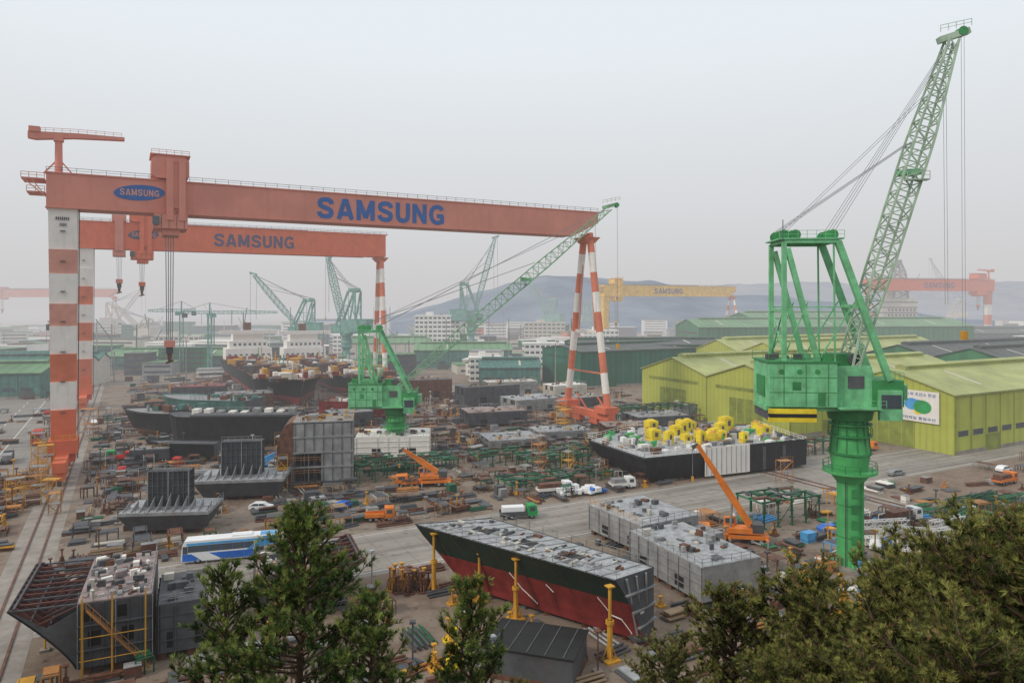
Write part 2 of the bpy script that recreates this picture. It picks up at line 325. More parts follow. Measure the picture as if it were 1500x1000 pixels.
# ---------------------------------------------------------------- gantry cranes
def gantry(A,L,ang,zt,zb,col,wd,stripes,trolleys,textr=None,logo=None,tcol=BLU,mast=False,frame=12,text_h=5.4,slim=1.0,gx=-3.2,square=False):
    g=B()
    if square: g.bx(gx,L+1.5,-wd/2,wd/2,zb,zt,col)
    else: g.prism([(gx,zb),(L-7,zb),(L+2,zb+(zt-zb)*.55),(L+2,zt),(gx,zt)],-wd/2,wd/2,col)
    g.bx(gx-.3,L+2.5,-wd/2-.25,wd/2+.25,zt+.005,zt+.3,col); g.bx(gx-.2,L-7.5,-wd/2-.2,wd/2+.2,zb-.25,zb-.005,col)
    for i in range(int(L/5.5)): g.bx(i*5.5,i*5.5+.08,-wd/2-.03,-wd/2+.02,zb+.2,zt-.2,col)
    g.rail([(gx,-wd/2,zt+.3),(L+2,-wd/2,zt+.3)],1.1,GRB,3,.09); g.rail([(gx,wd/2,zt+.3),(L+2,wd/2,zt+.3)],1.1,GRB,3,.09)
    g.beam((L*.2,0,zt+.6),(L*.72,0,zt+.6),.5,GRB,.5)
    g.bx(-8,gx-.31,-wd/2,wd/2,zt-1.6,zt-1.3,col); g.rail([(-8,-wd/2,zt-1.3),(gx-.3,-wd/2,zt-1.3)],1.2,col,1.5,.12)
    g.bx(-7,gx-.31,-wd/2+.5,wd/2-.5,zt-4.6,zt-4.3,col); g.rail([(-7,-wd/2+.5,zt-4.3),(gx-.3,-wd/2+.5,zt-4.3)],1.2,col,1.5,.12)
    for xx in (-7.6,-6): g.beam((xx,-wd/2+.2,zt-1.6),(gx,-wd/2+.2,zt-5.5),.22,col)
    leg=B()
    f=lambda z:(4.7+1.1*z/zb)*slim
    for i,(z0,z1,m) in enumerate(stripes):
        leg.frus(0,0,z0,z1,f(z0),f(z1),f(z0)*.75,f(z1)*.95,m)
    sc=stripes[-1][2]
    for i in range(int(zb/7)): leg.bx(-.5,.5,-f(i*7+8)*.42-.9,-f(i*7+8)*.42+.1,i*7+8,i*7+8.15,GRB)
    leg.beam((f(10)/2+.5,-2,4),(f(50)/2+.5,-2,zb),.2,GRB)
    def base(bb,x,m):
        bb.bx(x-1.3,x+1.3,-14,14,3.2,5.4,m)
        for y in (-11,-5,5,11):
            bb.bx(x-1.1,x+1.1,y-2.2,y+2.2,1.3,3.1,m)
            for k in (-1.4,0,1.4): bb.cyl((x-.5,y+k,.75),(x+.5,y+k,.75),.6,.6,GRB,10)
    base(leg,0,sc); leg.bx(-3.0,3.0,-3.5,3.5,5.4,8.5,sc); leg.rail([(-3.0,-3.6,8.5),(3.0,-3.6,8.5)],1.2,YLW,1.5,.12)
    fl=B()
    for sgn in (-1,1):
        p=Vector((L,sgn*1.6,zb+1)); qv=Vector((L,sgn*frame,5)); N=9
        for i in range(N):
            a=p.lerp(qv,i/N); c=p.lerp(qv,(i+1)/N); m=STR if i%2==0 or i==N-1 else WHT
            fl.cyl(a,c,1.15,1.15,m,12,True)
    p=.45
    fl.beam((L,-frame*(1-p)-.8,zb*p+3),(L,frame*(1-p)+.8,zb*p+3),1.0,WHT)
    fl.beam((L,-frame*.75,zb*.22+4),(L,frame*.75,zb*.22+4),.5,STR)
    for y in (-3,3): fl.beam((L,y*1.6,zb*p+3),(L,y*.6,zb-2),.5,STP)
    base(fl,L,ORG); fl.bx(L-2.6,L+2.6,-frame-2,-frame+4,5.4,7.4,ORG); fl.bx(L-2.6,L+2.6,frame-4,frame+2,5.4,7.4,ORG)
    for k in range(4): fl.beam((L,-frame+k*frame*.5,5.4),(L,-frame+(k+1)*frame*.5,10 if k%2==0 else 5.4),.35,ORG)
    fl.frus(L,0,zb-2.2,zb-.3,3,6,5,wd,STR)
    for i in range(14): 
        z=zb*.3+i*zb*.045; fl.bx(L+1.2,L+1.9,-.4-frame*(1-z/zb)*1,.3-frame*(1-z/zb),z,z+.15,YLW)
    tr=B(); cb=B()
    for (t,w,hook,mm,kind) in trolleys:
        y0=-wd/2-.3
        if kind==0:
            tr.prism([(t-w*.5,zt+1.4),(t-w*.36,zt+.6),(t+w*.36,zt+.6),(t+w*.5,zt+1.4),(t+w*.5,zt+5.0),(t+w*.36,zt+6.2),(t-w*.36,zt+6.2),(t-w*.5,zt+5.0)],-wd/2-1,wd/2+1,mm)
            tr.bx(t-w*.53,t+w*.53,-wd/2-1.4,wd/2+1.4,zt+6.205,zt+6.45,mm); tr.rail([(t-w*.5,-wd/2-1.3,zt+6.45),(t+w*.5,-wd/2-1.3,zt+6.45)],1.0,mm,1.5,.1)
            for d in (-1.35,1.35): tr.bx(t+1.2+d-.75,t+1.2+d+.75,y0-2.0,y0-.8,zb-2,zt+5,mm)
            tr.bx(t-.2,t+2.6,y0-1.5,y0-.9,zb+1,zt+4,mm)
            tr.bx(t-w*.45,t+w*.45,-wd/2-2,wd/2+2,zb-4.0,zb-.5,mm); tr.bx(t-w*.2,t+w*.25,-wd/2-1,wd/2+1,zb-5.5,zb-4.0,mm)
            for k in range(5): tr.bx(t-w*.45+k*w*.2,t-w*.45+k*w*.2+.12,-wd/2-2.05,-wd/2-1.99,zb-3.9,zb-.6,GRB)
            tr.rail([(t-w*.5,-wd/2-2.1,zb-.4),(t+w*.5,-wd/2-2.1,zb-.4)],1.0,mm,1.5,.1)
            tr.bx(t-w*.48,t-w*.30,-wd/2-2.6,-wd/2-2.06,zb-3.2,zb-1.2,WIN)
        else:
            tr.bx(t-w/2,t+w/2,-wd/2-1,wd/2+1,zt+.6,zt+3.0,mm); tr.bx(t-w*.3,t+w*.3,y0-1.2,y0-.4,zb-1,zt+2,mm)
            tr.bx(t-w*.45,t+w*.45,-wd/2-1,wd/2+1,zb-3,zb-.6,mm)
        for d in (-.9,-.3,.3,.9): 
            for y in (-1.2,1.2): cb.beam((t+d,y,zb-3),(t+d*.7,y,hook),.10,WIR)
        cb.bx(t-1.2,t+1.2,-1.4,1.4,hook-1.6,hook,mm); cb.bx(t-.8,t+.8,-.8,.8,hook-3.2,hook-1.6,GRB); cb.cyl((t,0,hook-5.2),(t,0,hook-3.2),.35,.6,RST,8); cb.beam((t-.9,0,hook-5.6),(t+.9,0,hook-5.0),.5,RST)
    parts={'girder':g,'rigid_leg':leg,'trolley':tr,'hoist_cables':cb,'flexible_leg':fl}
    if mast:
        mb=B(); mb.cyl((-1,0,zt),(-1,0,zt+8.4),.85,.75,col,12); mb.bx(-2,0,-1,1,zt+8,zt+9.3,col)
        mb.prism([(-7,zt+8.2),(-5.5,zt+8.0),(2,zt+9.0),(12.6,zt+9.6),(12.6,zt+10.3),(3,zt+10.2),(-7,zt+9.7)],-.9,.9,col)
        mb.rail([(-6.8,-.9,zt+9.7),(3,-.9,zt+10.2),(12,-.9,zt+10.3)],.9,col,1.6,.08); mb.bx(-6.8,-4.6,-1.2,1.2,zt+9.7,zt+10.9,col)
        for yy in (-1,1): mb.beam((-1,0,zt+4),(-1+3*yy,0,zt+.3),.3,col)
        parts['service_crane']=mb
    e=group('gantry_crane',A,ang,parts)
    zc=(zt+zb)/2
    if textr: letters('SAMSUNG',e,textr[0],textr[1],zc-.2,text_h,-wd/2-.07,tcol,sw=.26)
    if logo:
        lb=B(); n=40; cx=(logo[0]+logo[1])/2; rx=(logo[1]-logo[0])/2; rz=rx*.34; t8=math.radians(4)
        pts=[(cx+rx*math.cos(6.283*i/n)*math.cos(t8)-rz*math.sin(6.283*i/n)*math.sin(t8), zc+.6+rz*math.sin(6.283*i/n)+rx*math.cos(6.283*i/n)*math.sin(t8)) for i in range(n)]
        lb.prism(pts,-wd/2-.10,-wd/2+.05,tcol); lb.make('logo_plate',(0,0,0),0,e)
        letters('SAMSUNG',e,logo[0]+1.3,logo[1]-1.3,zc+.6,rz*.85,-wd/2-.13,STP,sw=.24)
    return e
st1=[(52.8,62.4,WHT),(47.2,52.8,STP),(40.2,47.2,WHT),(35,40.2,STP),(28.5,35,WHT),(22,28.5,STR),(15.5,22,WHT),(3.2,15.5,ORG)]
g1=gantry((-105.5,168.7),148,TH,70.2,62.5,SAL,7.2,st1,[(22.5,8.4,31,SAL,0)],(58.2,95),(10.3,21.3),BLU,True,text_h=5.6)
lb=B()
for i,(x,z,w_) in enumerate(((-1.4,59.6,2.8),(-.6,58.2,1.4))):
    for k in range(7): lb.bx(x+k*w_/7,x+(k+.6)*w_/7,-2.9,-2.84,z,z+.7,GRB)
lb.make('leg_lettering',parent=g1)
st2=[(54,62,WHT),(47,54,WHT),(40,47,STR),(33,40,WHT),(26,33,STR),(19,26,WHT),(12,19,STR),(3.2,12,ORG)]
gantry((-166,278),118.6,TH,72,62,ORG,7.5,st2,[(20,9,49,ORG,0),(12,5,50,SAL,1)],(46.4,78.6),(15,26),BLD,False,frame=8,text_h=5.2,slim=1.1,square=True)
gantry((84,648),150,math.radians(26),57.5,48,YEL,8,[(3,48,YEL)],[(12,9,25,YEL,0)],(52,85),None,BLD,False,frame=14,text_h=5.0)
st4=[(40,57,STR),(30,40,WHT),(20,30,STR),(10,20,WHT),(3,10,STR)]
g4=gantry((470,708),140,math.pi+math.radians(14),64,53.5,ORG,9,st4,[(12,10,40,ORG,0)],None,None,BLD,True)
letters('SAMSUNG',g4,-80,-45,58.6,5.5,-4.6,BLD,ang=math.pi)
gantry((-640,860),170,math.radians(-4),58,49,SAL,8,[(3,49,WHT)],[(30,9,35,SAL,1)],None,None)
# ---------------------------------------------------------------- jib cranes
def jib_crane(loc,ang,ch,tip,af,colm,houm,jibm,ldm,det=True,k=1.0,hw=4.4,jw=3.4,n=22,name='jib_crane',fx=2.2):
    e=empty(name,loc,ang); c=B()
    c.cyl((0,0,0),(0,0,.5),3.6*k,3.6*k,CONC,16); lo=ch*.6
    c.cyl((0,0,.5),(0,0,lo),1.85*k,1.85*k,colm,24); c.cyl((0,0,lo),(0,0,lo+.35),3.9*k,3.9*k,colm,20); c.cyl((0,0,lo-1.5),(0,0,lo),1.95*k,3.1*k,colm,20)
    c.cyl((0,0,lo+.35),(0,0,lo+ch*.12),2.5*k,2.9*k,colm,24); c.cyl((0,0,lo+ch*.12),(0,0,ch-1.6),2.9*k,2.3*k,colm,24)
    for z in (lo+ch*.12,ch*.83,ch*.9): c.cyl((0,0,z),(0,0,z+.25),3.15*k,3.15*k,ldm,24)
    c.cyl((0,0,ch-1.6),(0,0,ch-.1),3.1*k,3.4*k,ldm,24)
    if det:
        for z in (lo+.35,ch*.83+.25):
            r=3.85*k if z<ch*.8 else 3.1*k
            P=[(r*math.cos(i*.5236),r*math.sin(i*.5236),z) for i in range(13)]; c.rail(P,1.1,ldm,1.0,.07)
        for i in range(5): c.bx(-.45,.45,-1.93*k,-1.8*k,lo*.16*(i+.7),lo*.16*(i+.7)+1.3,ldm)
        for zz in (lo*.33,lo*.66): c.cyl((0,0,zz),(0,0,zz+.12),1.93*k,1.93*k,ldm,24)
        c.beam((1.2*k,-1.75*k,.5),(1.2*k,-1.75*k,lo),.3,ldm); c.beam((-1.3*k,-1.75*k,.5),(-1.3*k,-1.75*k,lo),.12,GRB)
        for i in range(7): a=i*.9; c.beam((2*math.cos(a),2*math.sin(a),1.0),(3.3*math.cos(a),3.3*math.sin(a),.5),.2,colm)
        for i in range(12): a=i*.5236; c.beam((2.92*k*math.cos(a),2.92*k*math.sin(a),lo+ch*.13),(2.4*k*math.cos(a),2.4*k*math.sin(a),ch-1.7),.12,ldm)
    c.make('column',parent=e)
    h=B(); z=ch
    h.bx(-13.5*k,6*k,-hw*.8*k,hw*.8*k,z,z+.7*k,houm)
    h.bx(-13.2*k,-3.5*k,-hw*k,hw*k,z+.71*k,z+7.2*k,houm); h.bx(-13.5*k,-3.2*k,-hw*1.04*k,hw*1.04*k,z+7.205*k,z+7.4*k,ldm)
    h.bx(-3.45*k,2*k,-hw*.72*k,hw*.72*k,z+.71*k,z+6.6*k,houm); h.bx(2.02*k,6.4*k,-hw*.8*k,hw*.8*k,z+.71*k,z+4.6*k,ldm)
    h.bx(2.6*k,5.8*k,-hw*k,-hw*.81*k,z-1.2*k,z+3.2*k,houm); h.bx(2.8*k,5.6*k,-hw*1.02*k,-hw*1.003*k,z+.6*k,z+2.6*k,WIN)
    if det:
        for i in range(6): h.bx((-12.8+i*1.6)*k,(-12.7+i*1.6)*k,-hw*k-.05,-hw*k+.01,z+.9*k,z+7*k,ldm if i%2 else houm)
        for zz in (2.8,5.0): h.bx(-13.1*k,-3.6*k,-hw*k-.04,-hw*k+.01,z+zz*k,z+zz*k+.09,ldm)
        for i in range(3): h.cyl(((-11.5+i*2.6)*k,-hw*k-.08,z+5.9*k),((-11.5+i*2.6)*k,-hw*k+.02,z+5.9*k),.38,.38,ldm,12)
        h.bx(-6.2*k,-5.2*k,-hw*k-.07,-hw*k+.02,z+.9*k,z+2.8*k,ldm); h.bx(-9.9*k,-8.7*k,-hw*k-.07,-hw*k+.02,z+3.2*k,z+4.4*k,ldm)
        h.bx(-13.23*k-.2,-13.23*k,-2,2,z+2,z+5,ldm)
        for i in range(6): h.rb((-12+i*1.5)*k,R.uniform(-3,3)*k,z+7.41*k,R.uniform(.6,1.6),R.uniform(.5,1.4),R.uniform(.4,1.3),0,R.choice([houm,ldm,GRB]))
        if k>=1:
            h.bx(-13.3,-6.5,-hw*1.05,-hw*.9,z-1.5,z-.85,YBR); h.bx(-13.3,-6.5,-hw*1.06,-hw*.9,z-.83,z-.3,BLKP); h.bx(-13.3,-6.5,-hw*1.055,-hw*.9,z-.28,z+.4,YBR)
            h.bx(-13.2,-6.6,-hw*.88,hw*.9,z-1.4,z-.01,GRB)
        for y in (-hw*k-.1,hw*k+.1): h.rail([(-13.4*k,y,z+7.4*k),(-3.4*k,y,z+7.4*k)],1.1,ldm,1.6,.06)
        h.rail([(-3.3*k,-hw*k-1,z+.7),(3.1*k,-hw*k-1,z+.7)],1.1,houm,1.2,.06); h.bx(-3.4*k,2.5*k,-hw*k-1.1,-hw*.73*k,z+.5*k,z+.69*k,houm)
        h.rail([(2*k,-hw*.8*k,z+4.6*k),(6.4*k,-hw*.8*k,z+4.6*k),(6.4*k,hw*.8*k,z+4.6*k)],1.1,houm,1.2,.06)
        h.bx(6.41*k,7.6*k,-2*k,2*k,z+1.5*k,z+3.8*k,houm); h.bx(-1.5*k,.8*k,-hw*.75*k,-hw*.721*k,z+3.4*k,z+5.2*k,GRB)
        h.bx(-3*k,-.6*k,-2*k,2*k,z+6.61*k,z+8.4*k,ldm); h.cyl((-.2*k,-2.4*k,z+7.6*k),(-.2*k,2.4*k,z+7.6*k),.9*k,.9*k,GRB,14)
    h.make('machinery_house',parent=e)
    a=B(); x0,x1,zt=af[0],af[1],af[2]; w=.38*k
    for y in (-hw*.75*k,hw*.75*k):
        a.beam((x0,y,z+7.3*k),(x0,y,zt),w*1.7,houm); a.beam((x1,y,zt),(4.4*k,y,z+4.6*k),w*2.3,houm); a.beam((x0,y,zt),(x1,y,zt),w*1.4,houm)
        a.beam((x0+.5,y,zt-1),((x0+x1)/2+1,y,z+7.3*k),w*1.9,houm); a.beam((x0+.2,y,z+7.4*k+(zt-z-7.4*k)*.45),(x1*.4+2*k,y,z+7.4*k+(zt-z-7.4*k)*.45),w*.5,houm)
        a.beam(((x0+x1)/2+1,y,z+7.3*k),(x1*.6+1.3*k,y,z+7.4*k+(zt-z-7.4*k)*.5),w*.5,houm)
        a.beam((x1-.6,y,zt),(x1-.4,y,z+7.3*k),w*.6,houm); a.beam((x0,y,z+8*k),((x0+x1)/2-.4,y,z+7.4*k+(zt-z)*.35),w*.45,houm)
    for p in ((x0,zt),(x1,zt),(x0,z+7.4*k+(zt-z)*.3),(x1*.55+1.6*k,z+7.4*k+(zt-z-7)*.45)): a.beam((p[0],-hw*.75*k,p[1]),(p[0],hw*.75*k,p[1]),w,houm)
    a.beam((x0,-hw*.75*k,z+8*k),(x0,hw*.75*k,z+8*k+(zt-z)*.3),w*.5,houm); a.beam((x0,hw*.75*k,z+8*k),(x0,-hw*.75*k,z+8*k+(zt-z)*.3),w*.5,houm)
    a.bx(x0-.8*k,x1+.8*k,-hw*.85*k,hw*.85*k,zt+.3*k,zt+.5*k,houm)
    for xx in (x0+.3*k,x0+2*k,x1-.3*k):
        for y in (-2.2*k,-.8*k,.8*k,2.2*k): a.cyl((xx,y-.12,zt+1.1*k),(xx,y+.12,zt+1.1*k),.8*k,.8*k,ldm,14)
    if det: a.rail([(x0-.8*k,-hw*.85*k,zt+.5),(x1+.8*k,-hw*.85*k,zt+.5)],1.1,houm,1.2,.06); a.beam((x0-.3,-hw*.85*k,zt),(x0-.3,-hw*.85*k,zt+3.2),.1,GRB)
    a.make('a_frame',parent=e)
    j=B(); fz=z+6.0*k; T=Vector((tip[0],0,tip[1])); P0=Vector((fx*k,0,fz))
    j.lattice(P0,T,hw*1.3*k,jw*k,1.6*k,n,.30*k,jibm,h0=.8*k,hm=jw*.85*k,h1=1.3*k)
    d=(T-P0).normalized()
    hd=T+d*1.2
    j.beam(T-d*.5+Vector((-1.8*k,0,.4)),T+Vector((2.4*k,0,1.3*k)),1.2*k,jibm,.9*k)
    for y in (-.6,.6): j.cyl((hd.x+1*k,y-.1,hd.z),(hd.x+1*k,y+.1,hd.z),.7*k,.7*k,ldm,12)
    if det:
        j.rail([T+Vector((-2,-.7,1)),T+Vector((2.5,-.7,1.9))],1,jibm,1,.07)
        m_=P0.lerp(T,.58); j.bx(m_.x-1.2,m_.x+2.0,-2.6,-1.5,m_.z-.6,m_.z-.4,jibm); j.rail([(m_.x-1.2,-2.6,m_.z-.4),(m_.x+2,-2.6,m_.z-.4)],1.1,jibm,1,.08); 
        m_=P0.lerp(T,.6); j.bx(m_.x-1.4,m_.x+1.2,-1.2,1.2,m_.z-.5,m_.z+.3,houm)
    j.make('lattice_jib',parent=e)
    c=B(); wr=.06 if det else .12*k
    for y in (-2.4,-.8,.8,2.4):
        c.beam((x1,y*k,zt+1.8*k),T-d*1.5+Vector((0,y*.4,.8)),wr,WIR)
        c.beam((x0,y*k*1.1,zt+1.8*k),P0.lerp(T,.66)+Vector((-1,y*.7,1.5)),wr,WIR)
    for y in (-1.2,1.2): c.beam((x0+1,y,zt+1.8*k),T-d*9+Vector((-.6,y,.9)),wr,WIR)
    mid=P0.lerp(T,.93); 
    for y in (-.4,.4):
        c.beam(hd+Vector((1.2*k,y,-.6)),Vector((hd.x+1.4*k,y,max(T.z*.45,8))),wr*.7,WIR)
        c.beam(mid+Vector((0,y,-1)),Vector((mid.x+.3,y,T.z*.5)),wr*.7,WIR)
    xx=hd.x+1.4*k; zz=max(T.z*.45,8); c.bx(xx-.4,xx+.4,-.4,.4,zz-1.3,zz,YLW)
    c.make('hoist_cables',parent=e); return e
jib_crane((51.6,109.5),math.radians(-4),24.2,(15.0,80.0),(-10.8,-3.0,49.4),GRN,GRL,JIB,GRD,jw=3.2,n=28,fx=-.4)
jib_crane((-30.4,187.5),math.radians(3),13.2,(56.5,65.6),(-9,-4,33),GRN,GRL,JBM,GRD,k=.88,jw=3.6,n=34,fx=.6)
jib_crane((-142,480),math.radians(180),20,(31,60),(-9,-3,42),JBF,JBF,JBF,JBF,False,1.1)
jib_crane((-105,455),math.radians(165),22,(13,70),(-8,-3,48),JBF,JBF,JBF,JBF,False,1.2)
jib_crane((-34,600),math.radians(10),26,(20,96),(-9,-3,56),JBF,JBF,JBF,JBF,False,1.4)
jib_crane((42,820),math.radians(150),20,(22,62),(-9,-3,45),JBF,JBF,JBF,JBF,False,1.3)
jib_crane((-330,640),math.radians(160),12,(30,38),(-9,-3,26),CRM,CRM,CRM,CRM,False,1.0)
jib_crane((505,820),math.radians(170),25,(24,92),(-9,-3,45),CRM,CRM,CRM,CRM,False,1.0)
jib_crane((100,900),math.radians(20),18,(22,56),(-9,-3,40),JBF,JBF,JBF,JBF,False,1.2)
jib_crane((560,700),math.radians(160),18,(22,60),(-9,-3,40),JBF,JBF,JBF,JBF,False,1.0)
jib_crane((-420,760),math.radians(20),18,(26,58),(-9,-3,40),CRM,CRM,CRM,CRM,False,1.1)
def tower_crane(x,y,ang,h,jl,cj,m):
    b=B(); b.lattice((0,0,0),(0,0,h),2,2,2,int(h/2.5),.35,m); b.bx(-1.4,1.4,-1.4,1.4,h,h+2,m)
    b.lattice((0,0,h+2.5),(jl,0,h+2.5),1.6,1.6,1,int(jl/2.5),.3,m); b.lattice((0,0,h+2.5),(-cj,0,h+2.5),1.6,1.6,1.4,5,.3,m)
    b.beam((0,0,h),(0,0,h+8),.7,m); b.beam((0,0,h+8),(jl*.7,0,h+3.2),.2,WIR); b.beam((0,0,h+8),(-cj,0,h+3.2),.2,WIR); b.bx(-cj,-cj+2.5,-1.2,1.2,h-.5,h+2,GRB)
    b.bx(1.5,3.4,-1,1,h-.4,h+1.8,m); b.make('tower_crane',(x,y),ang)
tower_crane(-175,415,math.radians(8),33,38,15,JBF); tower_crane(-196,425,math.radians(200),34,18,8,JBF); tower_crane(-190,300,math.radians(100),30,20,8,CRM)
# ---------------------------------------------------------------- buildings
def shed(loc,ang,L,Wd,eave,ridge,bays,wall,roof,dark,wins=True,name='industrial_shed'):
    w=B();r=B();wi=B();d=B(); bw=Wd/bays
    for i in range(bays):
        y0=i*bw; w.prismx([(y0+.01,0),(y0+bw-.01,0),(y0+bw-.01,eave),(y0+bw/2,ridge),(y0+.01,eave)],0,L,wall)
        for s_ in (0,1):
            ya,za=(y0-.4,eave-.25) if s_==0 else (y0+bw+.4,eave-.25); yb,zb_=y0+bw/2,ridge+.12
            P=[(-.6,ya,za),(L+.6,ya,za),(L+.6,yb,zb_),(-.6,yb,zb_)]; P2=[(x,y,z+.3) for x,y,z in P]
            r.add(P+P2,B.BF,roof)
            for kk in range(int(L/14)):
                xx=6+kk*14; pa=Vector((xx,ya,za+.32)).lerp(Vector((xx,yb,zb_+.32)),.25); pb=Vector((xx,ya,za+.32)).lerp(Vector((xx,yb,zb_+.32)),.8); r.beam(pa,pb,1.0,CRM if kk%3==1 else roof,.06)
        ym=y0+bw/2; r.prismx([(ym-1.6,ridge-.2),(ym+1.6,ridge-.2),(ym+1.6,ridge+1.2),(ym,ridge+1.7),(ym-1.6,ridge+1.2)],L*.04,L*.96,roof)
        r.bx(L*.05,L*.95,ym-1.68,ym-1.61,ridge+.4,ridge+1.0,dark)
        d.bx(-.12,.0,y0+bw*.30,y0+bw*.70,0.05,eave*.62,dark)
        for k in range(4): d.bx(-.18,-.121,y0+bw*(.30+.1*k)+.1,y0+bw*(.30+.1*k)+.25,.1,eave*.62,wall)
        wi.bx(-.10,0,y0+bw*.12,y0+bw*.88,eave*.78,eave*.85,dark)
        d.bx(-.15,.0,y0-.1,y0+.25,0,eave,dark)
    n=int(L/7)
    for k in range(n):
        x=k*7+1.2
        if wins: wi.bx(x,x+4.6,-.10,0,eave*.30,eave*.30+1.5,WIN); wi.bx(x-.15,x+4.75,-.06,0,eave*.30-.15,eave*.30+1.65,wall)
        d.bx(x-1.1,x-.9,-.12,0,.0,eave,dark)
        if k%5==2: d.bx(x-.5,x+5.5,-.14,0,.05,eave*.28,dark)
    d.bx(-.2,L+.2,-.35,-.17,eave-.7,eave-.35,dark); d.bx(-.04,L,-.045,0,.0,1.0,CONC)
    return group(name,loc,ang,{'walls':w,'roof':r,'windows':wi,'doors':d})
s1=shed(W(175,150),TH,95,70,15.5,20.5,2,LIM,LIR,LID,False)
s2=shed(W(193.5,112),TH,120,37,16,21,1,LIM,LIR,LID,True)
shed(W(262,225),TH,120,60,17,22,2,LIM,LIR,LID,False)
shed(W(300,152),TH,110,62,18,22,2,MGR,DRF,DRF,True)
shed(W(190,285),TH,90,36,17.5,19.5,1,DGR,DRF,DG2,False)
shed((33,372),math.radians(4),84,40,19,20.6,1,DGR,DRF,DG2,True)
shed((132,505),math.radians(8),215,46,24,29,1,MGR,MGF,DRF,True)
shed((182,545),math.radians(8),100,40,30,33.5,1,MGR,MGF,DRF,True)
shed((-16,352),math.radians(2),30,22,9,12,1,TEA,TEA,DRF,True)
shed((-258,296),math.radians(9),58,26,11,14,1,TEA,MGF,DRF,True)
shed((-275,335),math.radians(9),70,30,12,15,2,CRM,TEA,DRF,True)
shed((-245,430),math.radians(4),90,30,9,12,1,TEA,MGF,DRF,True)
shed((-60,440),math.radians(3),60,30,12,15,1,TEA,MGF,DRF,True)
shed((-120,520),math.radians(6),60,30,12,15,1,CRM,MGF,DRF,True)
shed((380,600),math.radians(8),170,60,16,19,2,DRF,DRF,DRF,True)
def office(x,y,ang,L,Wd,H,fl,cols,wall=CON,name='office_building'):
    w=B();wi=B();r=B(); w.bx(0,L,0,Wd,0,H,wall); r.bx(-.3,L+.3,-.3,Wd+.3,H+.005,H+.6,wall); r.bx(L*.3,L*.5,Wd*.3,Wd*.7,H+.6,H+3.2,wall)
    r.bx(L*.7,L*.76,Wd*.3,Wd*.5,H+.6,H+2,GRY)
    fh=H/fl
    for f in range(fl):
        for c in range(cols):
            x0=L*(c+.15)/cols; wi.bx(x0,x0+L*.7/cols,-.08,0,f*fh+fh*.35,f*fh+fh*.75,WIN)
        k=max(2,int(cols*Wd/L))
        for c in range(k):
            y0=Wd*(c+.2)/k; wi.bx(-.08,0,y0,y0+Wd*.6/k,f*fh+fh*.35,f*fh+fh*.8,WIN); wi.bx(L,L+.08,y0,y0+Wd*.6/k,f*fh+fh*.35,f*fh+fh*.8,WIN)
        w.bx(-.12,L+.12,-.13,0,f*fh-.01 if f else .02,f*fh+.22,wall)
    d=B(); d.bx(L*.45,L*.55,-.16,-.131,0,min(2.6,fh*.8),WIN)
    return group(name,(x,y),ang,{'walls':w,'windows':wi,'roof':r,'door':d})
office(-76,560,0.05,28,16,31,9,8,name='apartment_block')
office(-66,600,0.05,22,16,27,7,6,name='apartment_block')
office(-22,372,.1,17,12,12,4,6); office(-4,377,.1,10,14,9,3,4,CRM)
office(8,455,.1,30,14,15,4,9); office(-30,500,.1,22,14,12,4,7); office(12,700,0,40,16,22,6,9,CRM)
office(-52,300,.2,14,8,6,2,5,CRM); office(-280,560,.1,34,14,15,4,9,CRM); office(-150,600,.1,30,14,14,4,8); office(60,600,.1,30,14,18,5,8)
b=B()
for i in range(360):
    Y=R.uniform(400,980); a=R.uniform(-.78,.72); x=a*Y
    if Y<540 and x>90: continue
    L=R.uniform(10,36);Wd=R.uniform(8,20);H=R.choice([4,5,7,9,12,14])*(1 if Y<700 else 1.4); m=R.choice([CON,CRM,TEA,GRY,CON,MGR,GRB,CON,SAL if R.random()<.3 else CRM]); an=R.uniform(-.2,.4)
    b.rb(x,Y,0,L,Wd,H,an,m); b.rb(x,Y,H+.01,L+.6,Wd+.6,.5,an,R.choice([MGF,DRF,CON,GRY,TEA,RST]))
    for f in range(int(H/3.2)): b.rb(x,Y,f*3.2+1.3,L*.86,Wd+.2,1.2,an,WIN)
for i in range(70):
    Y=R.uniform(360,900); x=R.uniform(-.75,.1)*Y; h=R.uniform(15,38); b.beam((x,Y,0),(x,Y,h),.5,R.choice([CRM,GRY,TEA,GRB]))
    if i%2: b.beam((x,Y,h*.7),(x+R.uniform(-12,12),Y,h*1.1),.4,R.choice([CRM,GRY,TEA]))
b.make('distant_harbour_buildings')
cx,cy=W(193.2,122); e=empty('notice_board',(cx,cy,7.6),TH-math.pi/2)
bb=B(); bb.bx(-6,6,-.25,-.05,0,8.6,WHT); 
for p,r_,m in (((-1.6,4.8),2.0,LBV),((1.4,4.2),2.3,GNV),((0,4.9),1.5,BLV),((.2,3.0),1.2,YBR)):
    pts=[(p[0]+r_*1.1*math.cos(6.283*i/24),p[1]+r_*.8*math.sin(6.283*i/24)) for i in range(24)]
    bb.prism(pts,-.30-.02*r_,-.24,m)
bb.make('board',parent=e)
text('세계1위 조선소 완성',e,-5,5,7.6,.95,-.3,BLU); text('안전제일 품질우선',e,-5,5,1.0,.8,-.3,BLU)
b=B()
b.bx(-14,14,-9,9,10,46,CRM)
for i in range(7): b.bx(-14.5,14.5,-9.5,9.5,12+i*5,12.7+i*5,GRB)
for i in range(40): b.bx(-14.2+ (i%8)*3.5,-12.4+(i%8)*3.5,-9.7,-9.51,14+(i//8)*5,16+(i//8)*5,GRB)
